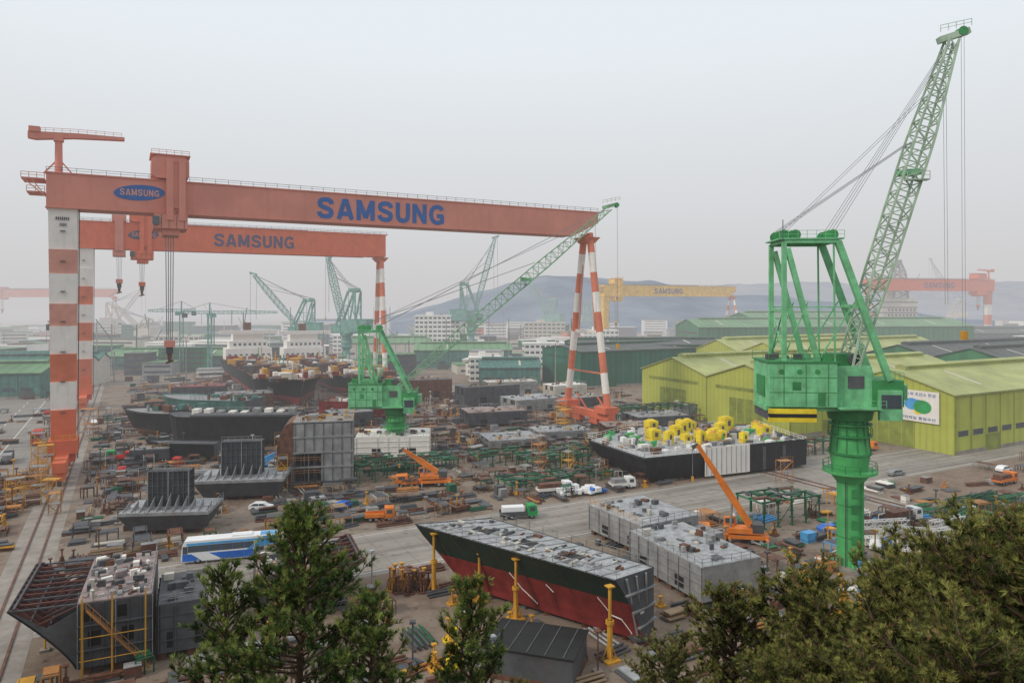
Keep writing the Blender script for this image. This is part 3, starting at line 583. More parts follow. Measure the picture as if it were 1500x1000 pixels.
b.lattice((0,0,46),(0,0,80),14,11,5,9,1.3,GRY); b.lattice((0,0,46),(0,0,74),10,8,4,9,.9,WHT); b.bx(-4,4,-4,4,58,66,CRM); b.bx(-3,3,-3,3,78,83,GRY); b.cyl((9,0,46),(9,0,62),2,2,CON); b.bx(-12,-5,-4,4,46,56,CRM); b.bx(-9,9,-7,7,54,55,GRY)
for sx in (-11,11):
    for sy in (-7,7): b.cyl((sx,sy,0),(sx,sy,10),3,3,GRB)
b.beam((10,0,50),(22,0,70),.8,CRM); b.make('drilling_rig',(372,692))
# ---------------------------------------------------------------- hulls & blocks
OCC=[]
def hull(loc,ang,L,Bm,H,bow,mt,mb,deck,split=.5,flare=.35,stern=.0,extra=None,name='ship_hull',z0=.8):
    b=B(); ns=18; nr=7; rows=[]
    xs=[L*i/ns for i in range(ns+1)]
    for x in xs:
        t=max(0,(x-(L-bow))/bow); s=max(0,(stern-x)/stern) if stern else 0
        bd=Bm/2*max(.02,(1-t**2.2))*(1-.15*s); bb=Bm/2*(1-flare*.25)*max(.01,(1-t**1.1))*(1-.6*s*s)*(1-flare*t)
        r=[]
        for k in range(nr+1):
            f=k/nr; y=bb*(.82 if k==0 else 1)+(bd-bb)*f**1.6; z=H*f
            xx=x+(-(1-f)*bow*.28*t if t>0 else 0)
            r.append((xx,y,z+z0+ (H*.12*t*f)))
        rows.append(r)
    for sgn in (-1,1):
        for i in range(ns):
            for k in range(nr):
                A_=[rows[i][k],rows[i+1][k],rows[i+1][k+1],rows[i][k+1]]
                b.add([(p[0],p[1]*sgn,p[2]) for p in A_],[(0,1,2,3)],mb if (k+1)/nr<=split else mt)
    for i in range(ns):
        a=rows[i][-1];c=rows[i+1][-1]; b.add([(a[0],-a[1],a[2]-.4),(c[0],-c[1],c[2]-.4),(c[0],c[1],c[2]-.4),(a[0],a[1],a[2]-.4)],[(0,1,2,3)],deck)
        a=rows[i][0];c=rows[i+1][0]; b.add([(a[0],-a[1],a[2]),(c[0],-c[1],c[2]),(c[0],c[1],c[2]),(a[0],a[1],a[2])],[(0,3,2,1)],mb)
    r=rows[0]; b.add([(p[0],-p[1],p[2]) for p in r]+[(p[0],p[1],p[2]) for p in reversed(r)],[tuple(range(2*len(r)))],GRB)
    for x in range(2,int(L-bow*.6),5):
        for y in (-Bm*.3,0,Bm*.3): b.bx(x,x+1.4,y-.7,y+.7,0,z0-.02,RST)
    if extra: extra(b,H+z0-.4)
    return b.make(name,loc,ang)
def clutter_deck(b,x0,x1,y0,y1,z,n,mats,rs,hm=2.2,s=(.5,2.5)):
    rr=random.Random(rs)
    for i in range(n):
        x=rr.uniform(x0,x1);y=rr.uniform(y0,y1);L=rr.uniform(*s);w=rr.uniform(*s);h=rr.uniform(.2,hm); m=rr.choice(mats); k=rr.random()
        if k<.6: b.rb(x,y,z,L,w,h,rr.choice([0,0,.3,-.2]),m)
        elif k<.8: b.cyl((x,y,z),(x,y,z+h),.4,.4,m,10)
        else:
            b.rail([(x,y,z),(x+L*2,y,z)],1.1,m,1,.08)
b=B(); top=[Vector(p) for p in ((19.0,180),(29.2,158),(72.5,176.2),(69,203),(36,200))]; bot=[Vector(p) for p in ((23.5,179),(30.5,160),(72.3,177),(69,202),(37,198.5))]
ZT=6.2; 
for i in range(5):
    j=(i+1)%5; n_=8
    for k in range(n_):
        t0,t1=k/n_,(k+1)/n_
        a,c=top[i].lerp(top[j],t0),top[i].lerp(top[j],t1); d_,f_=bot[i].lerp(bot[j],t0),bot[i].lerp(bot[j],t1)
        m0=[a.lerp(d_,.35),c.lerp(f_,.35)]
        b.add([(d_.x,d_.y,.7),(f_.x,f_.y,.7),(m0[1].x,m0[1].y,3.4),(m0[0].x,m0[0].y,3.4)],[(0,1,2,3)],BLK)
        b.add([(m0[0].x,m0[0].y,3.4),(m0[1].x,m0[1].y,3.4),(c.x,c.y,ZT),(a.x,a.y,ZT)],[(0,1,2,3)],BLK)
b.add([(p.x,p.y,ZT-.3) for p in top],[(0,1,2,3,4)],DKG); b.add([(p.x,p.y,.7) for p in bot],[(4,3,2,1,0)],GRB)
ed=(top[2]-top[1]); en=Vector((ed.y,-ed.x)).normalized()
def patch(t0,t1,z0,z1,o,m,w=.12):
    a=top[1].lerp(top[2],t0)+en*o; c=top[1].lerp(top[2],t1)+en*o; P=[(a.x,a.y),(c.x,c.y),(c.x-en.x*w,c.y-en.y*w),(a.x-en.x*w,a.y-en.y*w)]
    b.add([(x,y,z0) for x,y in P]+[(x,y,z1) for x,y in P],B.BF,m)
patch(.343,.617,.7,ZT+1.0,.35,WHT)
for i in range(9): patch(.35+i*.03,.353+i*.03,.9,ZT+.8,.42,GRY)
patch(.62,.99,.8,ZT+.9,.30,BLK); patch(.70,.72,.8,ZT,.4,GRB); patch(.83,.85,.8,ZT,.4,GRB)
for t in (.02,.12,.22,.32): patch(t,t+.012,.0,1.2,-1.4,RST,1.2)
rr=random.Random(4); EA=math.atan2(ed.y,ed.x)
for i in range(24):
    x=rr.uniform(35,68);y=rr.uniform(174,197)
    if y<158+(x-29)*.42+4: continue
    w=rr.uniform(1.6,3.0); z=ZT-.29
    if rr.random()<.8: h=rr.uniform(2,3.6); b.rb(x,y,z,w,w,h,EA,YBR); b.rb(x,y,z+.6,w*1.03,w*.8,.3,EA,YLW); b.rb(x,y,z+h+.002,w*.6,w*.6,.3,EA,YBR); b.rb(x,y,z+h*.4,w*.3,w*1.04,h*.4,EA,GRB)
    else: b.cyl((x,y,z),(x,y,z+2.4),1.2,1.2,YBR,14); b.cyl((x,y,z+2.4),(x,y,z+3.0),.9,.4,YLW,14)
for i in range(260):
    x=rr.uniform(23,70);y=rr.uniform(161,200)
    if y<158+(x-29)*.42+1.4 or (x<34 and abs(y-180)>(x-19)*1.2): continue
    b.rb(x,y,ZT-.29,rr.uniform(.4,2.4),rr.uniform(.3,1.6),rr.uniform(.2,1.6),EA+rr.choice([0,0,.4]),rr.choice([WHV,DKG,GRY,GRB,WHT,CRM,RST,GRB,TAN,GRN]))
for i,j in ((0,1),(1,2),(2,3),(0,4)): b.rail([(top[i].x,top[i].y,ZT),(top[j].x,top[j].y,ZT)],1.1,WHT,2,.08)
OCC.append((50,180,28)); b.make('barge_hull')
# red / dark bow section in the foreground
b=B(); P1,P2,P3,P4=map(Vector,((-13.9,102.2),(-3.0,105.0),(16.9,85.4),(11.7,81.4))); N1,N2,F1,F2=map(Vector,((-9.8,102.6),(15.3,83.9),(-4.5,105.5),(17.2,86.9)))
ZD=8.8; ns=24; rows=[]
for i in range(ns+1):
    t=i/ns; dn=P1.lerp(P4,t); df=P2.lerp(P3,t); nb=N1.lerp(N2,t); fb=F1.lerp(F2,t); zb0=.6+6.5*max(0,1-t/.13)**1.4; zs=4.7+.7*t; zs=max(zs,zb0+.4)
    zl=[ZD,ZD-.9,(ZD-.9+zs)/2,zs,zs*.72+zb0*.28,zs*.45+zb0*.55,zs*.2+zb0*.8,zb0]; r=[]
    for z in zl:
        k=(ZD-z)/(ZD-.6); w=1-(1-k)**1.45; p=dn.lerp(nb,w); r.append((p.x,p.y,z))
    r.append((fb.x,fb.y,zb0)); r.append((df.x,df.y,ZD)); rows.append(r)
for i in range(ns):
    for k in range(9):
        m=HGB if k<3 else (HRD if k<7 else GRB)
        b.add([rows[i][k],rows[i+1][k],rows[i+1][k+1],rows[i][k+1]],[(0,3,2,1)],m)
    a,c=rows[i],rows[i+1]; b.add([(a[0][0],a[0][1],ZD-.12),(c[0][0],c[0][1],ZD-.12),(c[9][0],c[9][1],ZD-.12),(a[9][0],a[9][1],ZD-.12)],[(0,1,2,3)],DKG)
for i in (0,ns): b.add(rows[i],[tuple(range(10))],GRB)
def shell(t,z):
    i=min(ns-1,int(t*ns)); f=t*ns-i; a=rows[i];c=rows[i+1]
    for k in range(7):
        za=a[k][2]*(1-f)+c[k][2]*f; zb_=a[k+1][2]*(1-f)+c[k+1][2]*f
        if zb_<=z<=za:
            g=(za-z)/(za-zb_); pa=Vector(a[k]).lerp(Vector(c[k]),f); pb=Vector(a[k+1]).lerp(Vector(c[k+1]),f); return pa.lerp(pb,g)
    return Vector(a[7])
dirv=(P4-P1).normalized(); outn=Vector((dirv.y,-dirv.x,0))
for (ta,za),(tb,zb_) in (((.44,5.0),(.47,3.0)),((.47,3.0),(.53,1.4)),((.86,5.1),(.89,3.0)),((.89,3.0),(.93,2.8)),((.93,2.8),(.96,1.2)),((.62,4.8),(.64,3.9))):
    for s_ in range(5):
        p=shell(ta+(tb-ta)*s_/5,za+(zb_-za)*s_/5)+outn*.05; q_=shell(ta+(tb-ta)*(s_+1)/5,za+(zb_-za)*(s_+1)/5)+outn*.05; b.beam(p,q_,.11,WHT)
for tt in np.linspace(.1,.95,9):
    for zz in np.linspace(1.2,8.2,8):
        p=shell(tt,zz)+outn*.015; q_=shell(tt,zz+.85 if zz<8 else 8.7)+outn*.015; b.beam(p,q_,.05,RST)
e0=Vector(rows[-1][0]); e9=Vector(rows[-1][9]); eb=Vector(rows[-1][7]); dd=Vector((dirv.x,dirv.y,0))
for z in (6.6,4.4,2.4):
    t=(ZD-z)/ZD; pa=Vector((e0.x,e0.y,z)).lerp(Vector((eb.x,eb.y,z)),t**.8); pb=Vector((e9.x,e9.y,z)).lerp(Vector((17.2,87.0,z)),t)
    b.beam(pa+dd*.25,pb+dd*.25,.35,GRY,.18)
for t in (.25,.5,.75): 
    p=e0.lerp(e9,t); b.beam(Vector((p.x,p.y,ZD-.3))+dd*.2,Vector((p.x*.5+8.1,p.y*.5+43,1.2))+dd*.2,.22,GRY)
rr=random.Random(9); AN=math.atan2(dirv.y,dirv.x)
for i in range(110):
    t=rr.uniform(.03,.97); s_=rr.uniform(.12,.88); p=P1.lerp(P4,t).lerp(P2.lerp(P3,t),s_)
    L=rr.uniform(.2,1.3); b.rb(p.x,p.y,ZD-.11,L,rr.uniform(.1,.6),rr.uniform(.05,.3),AN+rr.choice([0,1.57]),rr.choice([GRB,DKG,GRY,GRB,RST,CRM]))
for t in np.linspace(.06,.94,14):
    a=P1.lerp(P4,t);c=P2.lerp(P3,t); b.beam((a.x,a.y,ZD-.08),(c.x,c.y,ZD-.08),.10,GRY,.10)
for t in (.2,.45,.7): a=P1.lerp(P4,t).lerp(P2.lerp(P3,t),.5); b.rb(a.x,a.y,ZD-.115,3.2,1.6,.06,AN,BLKP)
pts=[P1.lerp(P4,t) for t in np.linspace(0,1,12)]; b.rail([(p.x+.2,p.y+.2,ZD-.05) for p in pts],.9,GRY,1.5,.045)
pts=[P2.lerp(P3,t) for t in np.linspace(0,1,12)]; b.rail([(p.x,p.y,ZD-.05) for p in pts],1.0,GRY,1.5,.045)
for t in (.2,.38,.56,.74,.92):
    p=N1.lerp(N2,t); b.bx(p.x-.1,p.x+1.1,p.y+.2,p.y+1.3,0,.6,RST)
b.make('ship_bow_section')
def jack(b,x,y,h,m=YLW,w=1.0):
    b.rb(x,y,.0,1.5*w,1.5*w,.25,TH,m); b.cyl((x,y,.25),(x,y,h*.55),.26*w,.24*w,m,8); b.cyl((x,y,h*.55),(x,y,h),.15*w,.15*w,m,8); b.rb(x,y,h,.7*w,.7*w,.15,TH,m); b.cyl((x,y,h*.5),(x,y,h*.55),.4*w,.4*w,m,8)
    for a in (0,1.57,3.14,4.71): b.beam((x+.65*w*math.cos(a),y+.65*w*math.sin(a),.2),(x+.2*math.cos(a),y+.2*math.sin(a),min(1.8,h*.5)),.11,m)
for x,y,h in ((-10.9,100,8.0),(-4.4,96.6,6.5),(.5,91.2,7.6),(11,80.6,8.3)):
    b=B(); jack(b,x,y,h,YLW,1.25); b.make('jack_stand')
def steel_block(x,y,ang,L,Wd,H,deck=DKG,side=GRY,seed=0,openx=True,z0=.9,name='hull_block',clut=14,holes=True):
    b=B(); r2=random.Random(seed)
    b.bx(0,L,0,Wd,H-.15,H,deck); b.bx(0,L,.12,Wd-.12,z0,z0+.2,side); b.bx(.2,L-.2,0,.15,z0,H-.15,side); b.bx(0,L,Wd-.15,Wd,z0,H-.155,side)
    n=max(3,int(L/2.4))
    for i in range(n+1):
        xx=.02+(L-.16)*i/n; b.bx(xx,xx+.12,.16,Wd-.16,z0+.21,H-.16,side)
        if openx and r2.random()<.8: b.bx(xx,xx+.1,-.2,-.0,z0,H-.2,side)
    if openx:
        for k in range(1,4): zz=z0+(H-z0)*k/4; b.bx(.1,L-.1,-.12,-.002,zz,zz+.08,side)
        b.bx(-.25,-.0,.2,Wd-.2,z0+(H-z0)*.48,z0+(H-z0)*.48+.12,side); 
        for k in range(6): yy=.4+(Wd-1)*k/5; b.bx(-.22,-.01,yy,yy+.1,z0,H-.2,side)
        for k in range(2): yy=Wd*(.15+.45*k); b.bx(-.03,-.001,yy,yy+Wd*.22,z0+(H-z0)*.55,H*.92,BLKP)
        for k in range(2): xx=L*(.12+.5*k+r2.uniform(0,.15)); b.bx(xx,xx+L*.12,-.01,-.001,z0+(H-z0)*.1,z0+(H-z0)*.42,BLKP)
    for i in range(int(L/3)+1):
        for yy in (.4,Wd/2,Wd-1.2): b.bx(min(L-.9,i*3),min(L-.9,i*3)+.8,yy,yy+.8,0,z0-.003,RST)
    for i in range(3 if holes else 0):
        xx=r2.uniform(1,L-3);yy=r2.uniform(1,Wd-3); b.bx(xx,xx+r2.uniform(1,2),yy,yy+r2.uniform(.8,1.6),H+.002+i*.004,H+.04+i*.003,BLKP if i%2 else GRB)
    for i in range(clut):
        xx=r2.uniform(.8,L-1.2);yy=r2.uniform(.6,Wd-1);ww=r2.uniform(.3,1.4); b.rb(xx,yy,H+.051,ww,r2.uniform(.2,1),r2.uniform(.08,.9),r2.choice([0,1.57,.3]),r2.choice([side,deck,GRB,YLW if r2.random()<.2 else GRB,CRM,RST]))
    if clut: b.rail([(.1,.1,H),(L-.1,.1,H)],1,r2.choice([GRY,YLW]),1.5,.06); b.rail([(L-.1,.1,H),(L-.1,Wd-.1,H)],1,GRY,1.5,.06)
    OCC.append((x+math.cos(ang)*L/2-math.sin(ang)*Wd/2,y+math.sin(ang)*L/2+math.cos(ang)*Wd/2,max(L,Wd)*.55))
    return b.make(name,(x,y),ang)
steel_block(18,109.5,math.radians(-66),17,10,5.6,DKG,GRY,3,clut=26)
steel_block(13.5,125,math.radians(-60),14,12,5.2,DKG,GRY,4,clut=18)
steel_block(24,121,math.radians(-62),10,6,3.5,GRY,GRY,14,clut=8)
def fin(x,y,ang,L,Wd,H,th,seed):
    b=B(); r2=random.Random(seed)
    b.add([(1.5,1.5,.8),(L-1.5,1.5,.8),(L-1.5,Wd-1.5,.8),(1.5,Wd-1.5,.8),(0,0,H-.5),(L,0,H-.5),(L,Wd,H-.5),(0,Wd,H-.5)],B.BF,GRB)
    b.bx(0,L,0,Wd,H-.49,H,GRY); b.bx(.1,L-.1,.1,Wd-.1,H+.003,H+.06,DKG)
    for i in range(11):
        xx=.6+(L-1.2)*i/10; b.prismx([(.3,H+.06),(Wd*.42,H+.06),(Wd*.42,H+.6+1.9*(1-abs(i-5)/6.5)),],xx,xx+.09,GRY)
    x0,x1=L*.24,L*.70
    for k in range(5): yy=Wd*.44+k*.7; b.bx(x0,x1,yy,yy+.12,H,H+th,GRB)
    for k in range(9): xx=x0+(x1-x0)*k/8; b.bx(xx-.06,xx+.06,Wd*.44-.35,Wd*.44-.01,H,H+th,GRB if k%4 else GRY)
    for k in range(1,6): b.bx(x0-.05,x1+.05,Wd*.44-.25,Wd*.44+3.0,H+th*k/5-.1,H+th*k/5,GRB)
    b.rail([(x0,Wd*.44,H+th),(x1,Wd*.44,H+th)],1,GRY,1.2,.07)
    b.rail([(0,0,H),(L,0,H),(L,Wd,H)],1,GRY,1.5,.06)
    for i in range(5): 
        for yy in (2.2,Wd-3): b.bx(2+i*(L-5)/4,3+i*(L-5)/4,yy,yy+1,0,.79,RST)
    OCC.append((x+math.cos(ang)*L/2-math.sin(ang)*Wd/2,y+math.sin(ang)*L/2+math.cos(ang)*Wd/2,L*.6))
    b.make('hull_block',(x,y),ang)
fin(-67.5,122.5,math.radians(6),15,9,4.2,6.3,1); fin(-64,144,math.radians(8),17.5,11,4.4,7.0,2)
b=B(); L,Wd,H=13,11,14.2
b.bx(0,L,0,Wd,H-.2,H,GRY); b.bx(0,L,0,Wd,.8,1.1,GRB); b.bx(.2,L,Wd-.2,Wd,1.1,H-.2,GRB)
b.bx(.2,L-.1,.14,.3,7.6,H-.4,GRY); b.bx(6,L-.1,.14,.3,1.1,7.3,GRY)
for z in (4.2,7.4,10.8): b.bx(.1,L,.31,Wd-.2,z,z+.15,GRB); b.bx(0,L,-.05,.13,z-.15,z+.2,GRY)
for i in range(9): xx=i*(L-.15)/8; b.bx(xx,xx+.14,.31,Wd-.25,1.1,H-.2,GRB if i%2 else GRY)
for i in range(7): b.bx(i*2.0+.4,i*2.0+.55,.0,.12,1.2,H-.3,GRB)
prof=[(0,.8)]+[(-3.4*math.sin(t),7.5-6.7*math.cos(t)) for t in np.linspace(.15,2.9,12)]+[(0,H)]
b.prism(prof,.1,Wd-.1,RST)
b.rail([(0,0,H),(L,0,H),(L,Wd,H)],1.1,YLW,1.5,.08); b.bx(3,5,3,6,H,H+1,GRY); 
for i in range(20): b.rb(R.uniform(1,12),R.uniform(1,10),H+.002,R.uniform(.4,1.6),R.uniform(.3,1),R.uniform(.1,.8),R.choice([0,.5]),R.choice([GRB,RST,GRY,YLW]))
for k in (0,1,2): b.rail([(-1,-1.4,k*2.8+.1),(L*.45,-1.4,k*2.8+.1)],1,OSC,2.6,.07)
for i in range(4):
    for yy in (.5,5,9.5): b.bx(i*3.6+.3,i*3.6+1.2,yy,yy+.8,0,.79,RST)
b.make('tall_hull_block',(-48,157),math.radians(12)); OCC.append((-41,163,10))
steel_block(-40,183,math.radians(6),19,12,6.2,WHT,WHT,8,clut=26,openx=True,name='deckhouse_block')
def exb(b,z):
    for i in range(9): b.bx(2+i*3.4,3.8+i*3.4,-4,-1,z,z+R.uniform(.6,1.8),WHT if i%3 else GRY); 
    b.rail([(0,-5,z+.4),(32,-5,z+.4)],1.1,GRY,2,.1); b.bx(-.0,30,-3,3,z,z+.4,GRB)
    for i in range(6): b.bx(4+i*5,5.4+i*5,-6.2,-6.0,z-1.4,z-.8,WHT)
hull((-61,207),math.radians(184),37,12,8,5,BLK,BLK,GRB,.4,.2,0,exb,'barge_hull')
hull((-94,221),math.radians(176),27,13,6.5,14,BLK,RST,GRY,.2,.6,0,lambda b,z:clutter_deck(b,1,18,-5,5,z,20,[GRY,GRB,RST,TEA],3),'ship_hull')
hull((-76,186),math.radians(176),20,6,3.6,8,BLK,GRB,GRB,.2,.6,0,None,'boat_hull')
hull((-88,246),math.radians(170),36,14,7,14,TEA,RST,GRY,.4,.6,0,lambda b,z:clutter_deck(b,1,22,-5,5,z,26,[GRY,GRB,RST,TEA],6),'ship_hull')
def exs(b,z):
    clutter_deck(b,6,128,-12,12,z,300,[RST,GRY,RST,CRM,WHT,HRD,GRB,YLW,GRB],21,3.2,(1,6))
    b.bx(132,146,-12,12,z,z+6,WHT); b.bx(134,145,-10,10,z+6,z+10,WHT); b.bx(135,144,-8,8,z+10,z+14,WHT); b.bx(132,134,-15,15,z+14,z+16,WHT); b.bx(139,142,-2,2,z+14,z+20,RST)
    for i in range(8): b.bx(131.9,131.99,-11+i*2.9,-9.6+i*2.9,z+1.5,z+3,WIN)
    for i in range(7): b.bx(133.9,133.99,-9+i*2.6,-7.8+i*2.6,z+7.5,z+8.8,WIN)
    for i in range(12): b.beam((10+i*10,-3,z),(10+i*10,-3,z+R.uniform(3,8)),.4,R.choice([YLW,WHT,GRN]))
    b.rail([(4,-13.5,z+.4),(130,-13.5,z+.4)],1.1,WHT,3,.15)
hull(W(59,432),TH-math.pi/2,155,27,9.5,34,BLK,HRD,RST,.3,.5,0,None,'cargo_ship')
bb=B(); exs(bb,9.9); bb.make('ship_deck_equipment',W(59,284),TH+math.pi/2)
hull(W(92,440),TH-math.pi/2,150,24,8,30,BLK,HRD,RST,.3,.5,0,None,'cargo_ship')
bb=B(); exs(bb,8.6); bb.make('ship_deck_equipment',W(92,297),TH+math.pi/2)
hull((-66,252),math.radians(-8),26,10,6,9,HRD,HRD,RST,.5,.5,0,lambda b,z:clutter_deck(b,1,18,-4,4,z,24,[GRY,WHT,RST],7),'ship_hull')
for i,(x,y,L,Wd,H,dk,sd) in enumerate([(-18,276,24,10,8,GRB,GRB),(-46,292,22,10,9,GRB,RST),(-14,232,20,12,5,DKP,GRB),(2,262,18,14,5,DKG,GRY),(22,268,16,10,5,GRY,GRB),(8,208,16,10,3,DKG,GRY),(-6,196,15,12,2.8,DKG,GRY),(28,212,16,9,4,DKP,RST),(40,226,18,12,4.5,GRY,GRB),(-58,230,14,9,5,GRY,GRB),(-118,232,16,12,5,TEA,GRB),(-128,250,20,12,6,RST,GRB),(-110,268,20,12,6,GRY,RST),(-136,286,20,12,7,HRD,GRB),(-96,180,9,7,3.5,GRY,GRB),(60,250,20,10,5,WHT,GRY),(-10,304,22,10,7,CRM,GRY),(18,300,16,10,6,WHT,CRM),(-72,176,8,6,3,GRY,GRB)]):
    steel_block(x,y,TH*R.choice([.3,.6,1]),L,Wd,H,dk,sd,30+i,clut=12)
def ribbed(loc,ang,flip,L,Wd,H,dk,rim,FL=7.5):
    b=B(); s=-1 if flip else 1
    def X(x): return x*s
    def BX(x0,x1,*a): b.bx(min(X(x0),X(x1)),max(X(x0),X(x1)),*a)
    BX(0,L,0,Wd,H-.15,H,dk); BX(0,L,0,.15,1,H-.16,GRB); BX(0,L,Wd-.15,Wd,1,H-.16,GRB); BX(L-.14,L,.16,Wd-.16,1,H-.16,GRB); BX(0,L,.2,Wd-.2,.8,.99,GRB)
    for i in range(int(L/1.2)+1): BX(i*1.2,i*1.2+.09,-.25,0,1,H-.2,GRY if i%3==0 else GRB)
    for k in (.35,.68): BX(0,L,-.32,-.002,H*k,H*k+.12,GRB)
    for k in range(2): BX(1+k*3.2,2.2+k*3.2,-.02,-.001,H*.4,H*.6,BLKP); BX(.6+k*3.2,1.5+k*3.2,-.02,-.001,H*.74,H*.9,BLKP)
    N=10; pr=[]
    for k in range(N+1):
        t=k/N; pr.append((-FL*t**1.25,1+(H+.2-1)*t**1.0))
    for k in range(N):
        a,c=pr[k],pr[k+1]; P=[(X(a[0]),0,a[1]),(X(a[0]),Wd,a[1]),(X(c[0]),Wd,c[1]),(X(c[0]),0,c[1])]
        P+= [(p[0]-.12*s,p[1],p[2]-.1) for p in P]; b.add(P,B.BF,rim)
    nr=int(Wd/1.5)
    for i in range(nr+1):
        y=.05+(Wd-.2)*i/nr
        if i==0 or i%3==0:
            b.prism([(X(p[0]),p[1]+.02) for p in pr[1:]]+[(X(-FL*.45),H*.72),(X(-.02),H*.9),(X(-.02),1.2)],y,y+.1,GRB)
        po=[(X(p[0]),p[1]+.02) for p in pr[2:]]; pi_=[(X(p[0]+ .8),p[1]+.1) for p in reversed(pr[2:])]
        b.prism(po+pi_,y+.12,y+.22,RIB)
        b.beam((X(-.05),y+.05,H-.3),(X(-FL*.6),y+.05,H*.78),.14,RIB)
        b.beam((X(-.05),y+.05,H-.1),(X(-FL*.97),y+.05,H+.1),.16,RIB if i%2 else GRB)
    for k in (4,6,8,10): b.beam((X(pr[k][0]+.5),0,pr[k][1]+.1),(X(pr[k][0]+.5),Wd,pr[k][1]+.1),.2,GRB)
    r2=random.Random(int(L*10))
    for i in range(90): xx=r2.uniform(.5,L-.6); b.rb(X(xx),r2.uniform(.6,Wd-.8),H+.003,r2.uniform(.2,1.3),r2.uniform(.15,.7),r2.uniform(.08,.8),r2.choice([0,1.57,.4]),r2.choice([GRB,GRY,DKP,WHT,CRM,RST,RST,GRB]))
    b.rail([(X(.1),.1,H),(X(L-.1),.1,H)],1.05,GRY,1.4,.05); b.rail([(X(L-.1),.1,H),(X(L-.1),Wd,H)],1.05,GRY,1.4,.05)
    for i in range(int(L/3)): 
        for yy in (.5,Wd/2,Wd-1.5): BX(i*3+.4,i*3+1.3,yy,yy+.9,0,.79,RST)
    b.beam((X(1),-1.2,H-.5),(X(7),-1.2,.3),.4,OSC,.12); b.rail([(X(1),-1.5,H-.5),(X(7),-1.5,.3)],1,OSC,1,.05)
    for xx in (.6,3.4,6.6):
        b.beam((X(xx),-1.7,0),(X(xx),-1.7,H+1),.09,YLW); b.beam((X(xx),-.6,0),(X(xx),-.6,H+1),.09,YLW)
    for zz in (2.4,4.8): b.beam((X(.4),-1.7,zz),(X(6.8),-1.7,zz),.07,YLW)
    cx_,cy_=X(L/2),Wd/2; OCC.append((loc[0]+cx_*math.cos(ang)-cy_*math.sin(ang),loc[1]+cx_*math.sin(ang)+cy_*math.cos(ang),9))
    return b.make('ribbed_hull_block',loc,ang)
ribbed((-46.6,76.8),math.radians(24),False,7.2,15,8.0,DKP,BLK,6.2)
steel_block(-39.6,80.2,math.radians(24),5.2,10,6.4,GRB,GRB,61,clut=12)
ribbed((-26.0,92.4),math.radians(22),True,6.5,11.5,6.0,DKP,RST,7.0)
b=B(); b.rb(2.6,79.0,0,10,7,3.2,math.radians(-18),GRB); b.rb(2.6,79.0,3.205,10.4,7.4,.12,math.radians(-18),BLKP)
for i in range(5): 
    a=math.radians(-18); dx=-4+i*2; b.rb(2.6+dx*math.cos(a),79+dx*math.sin(a),3.33,.12,7.2,.06,a,GRB)
b.rb(2.6,79,.02,10.2,7.2,.5,math.radians(-18),RST); b.make('covered_storage_box')
# ---------------------------------------------------------------- vehicles
def wheels(b,xs,w,r,m=TYR):
    for x in xs:
        for y in (-w/2,w/2):
            s_=1 if y>0 else -1; b.cyl((x,y-.28*s_,r),(x,y,r),r,r,m,14); b.cyl((x,y,r),(x,y+.02*s_,r),r*.5,r*.5,GRY,10)
def car(x,y,ang,m):
    b=B(); b.prism([(-2.2,.35),(2.15,.35),(2.2,.75),(1.3,.95),(.6,1.42),(-1.2,1.45),(-2.0,1.0),(-2.25,.9)],-.85,.85,m)
    b.prism([(1.15,.97),(.55,1.36),(-1.15,1.38),(-1.85,1.0)],-.865,.865,WIN); b.bx(-1.0,.45,-.7,.7,1.43,1.47,m); b.bx(-.35,-.25,-.87,.87,.95,1.4,m)
    wheels(b,(-1.35,1.35),1.75,.33); b.bx(2.15,2.23,-.75,-.45,.6,.75,WHT); b.bx(2.15,2.23,.45,.75,.6,.75,WHT); b.make('parked_car',(x,y),ang)
def truck(x,y,ang,m,bed,load=None,L=7,name='flatbed_truck'):
    b=B(); b.prism([(L/2-1.9,.6),(L/2,.6),(L/2,1.5),(L/2-.25,2.5),(L/2-1.9,2.55)],-1.1,1.1,m); b.prism([(L/2-.02,1.5),(L/2+.02,1.5),(L/2-.22,2.35),(L/2-.3,2.35)],-1,1,WIN)
    b.bx(L/2-1.5,L/2-.5,-1.12,1.12,1.5,2.2,WIN); b.bx(-L/2,L/2-2,-1.15,1.15,.85,1.1,bed); b.bx(-L/2,L/2-.2,-.4,.4,.5,.84,GRB)
    for s_ in (-1.15,1.08): b.bx(-L/2,L/2-2,s_,s_+.07,1.1,1.5,bed)
    if load: b.bx(-L/2+.4,L/2-2.5,-.95,.95,1.1,2.3,load)
    wheels(b,(-L/2+1,-L/2+2.1,L/2-1.1),2.1,.48); b.make(name,(x,y),ang)
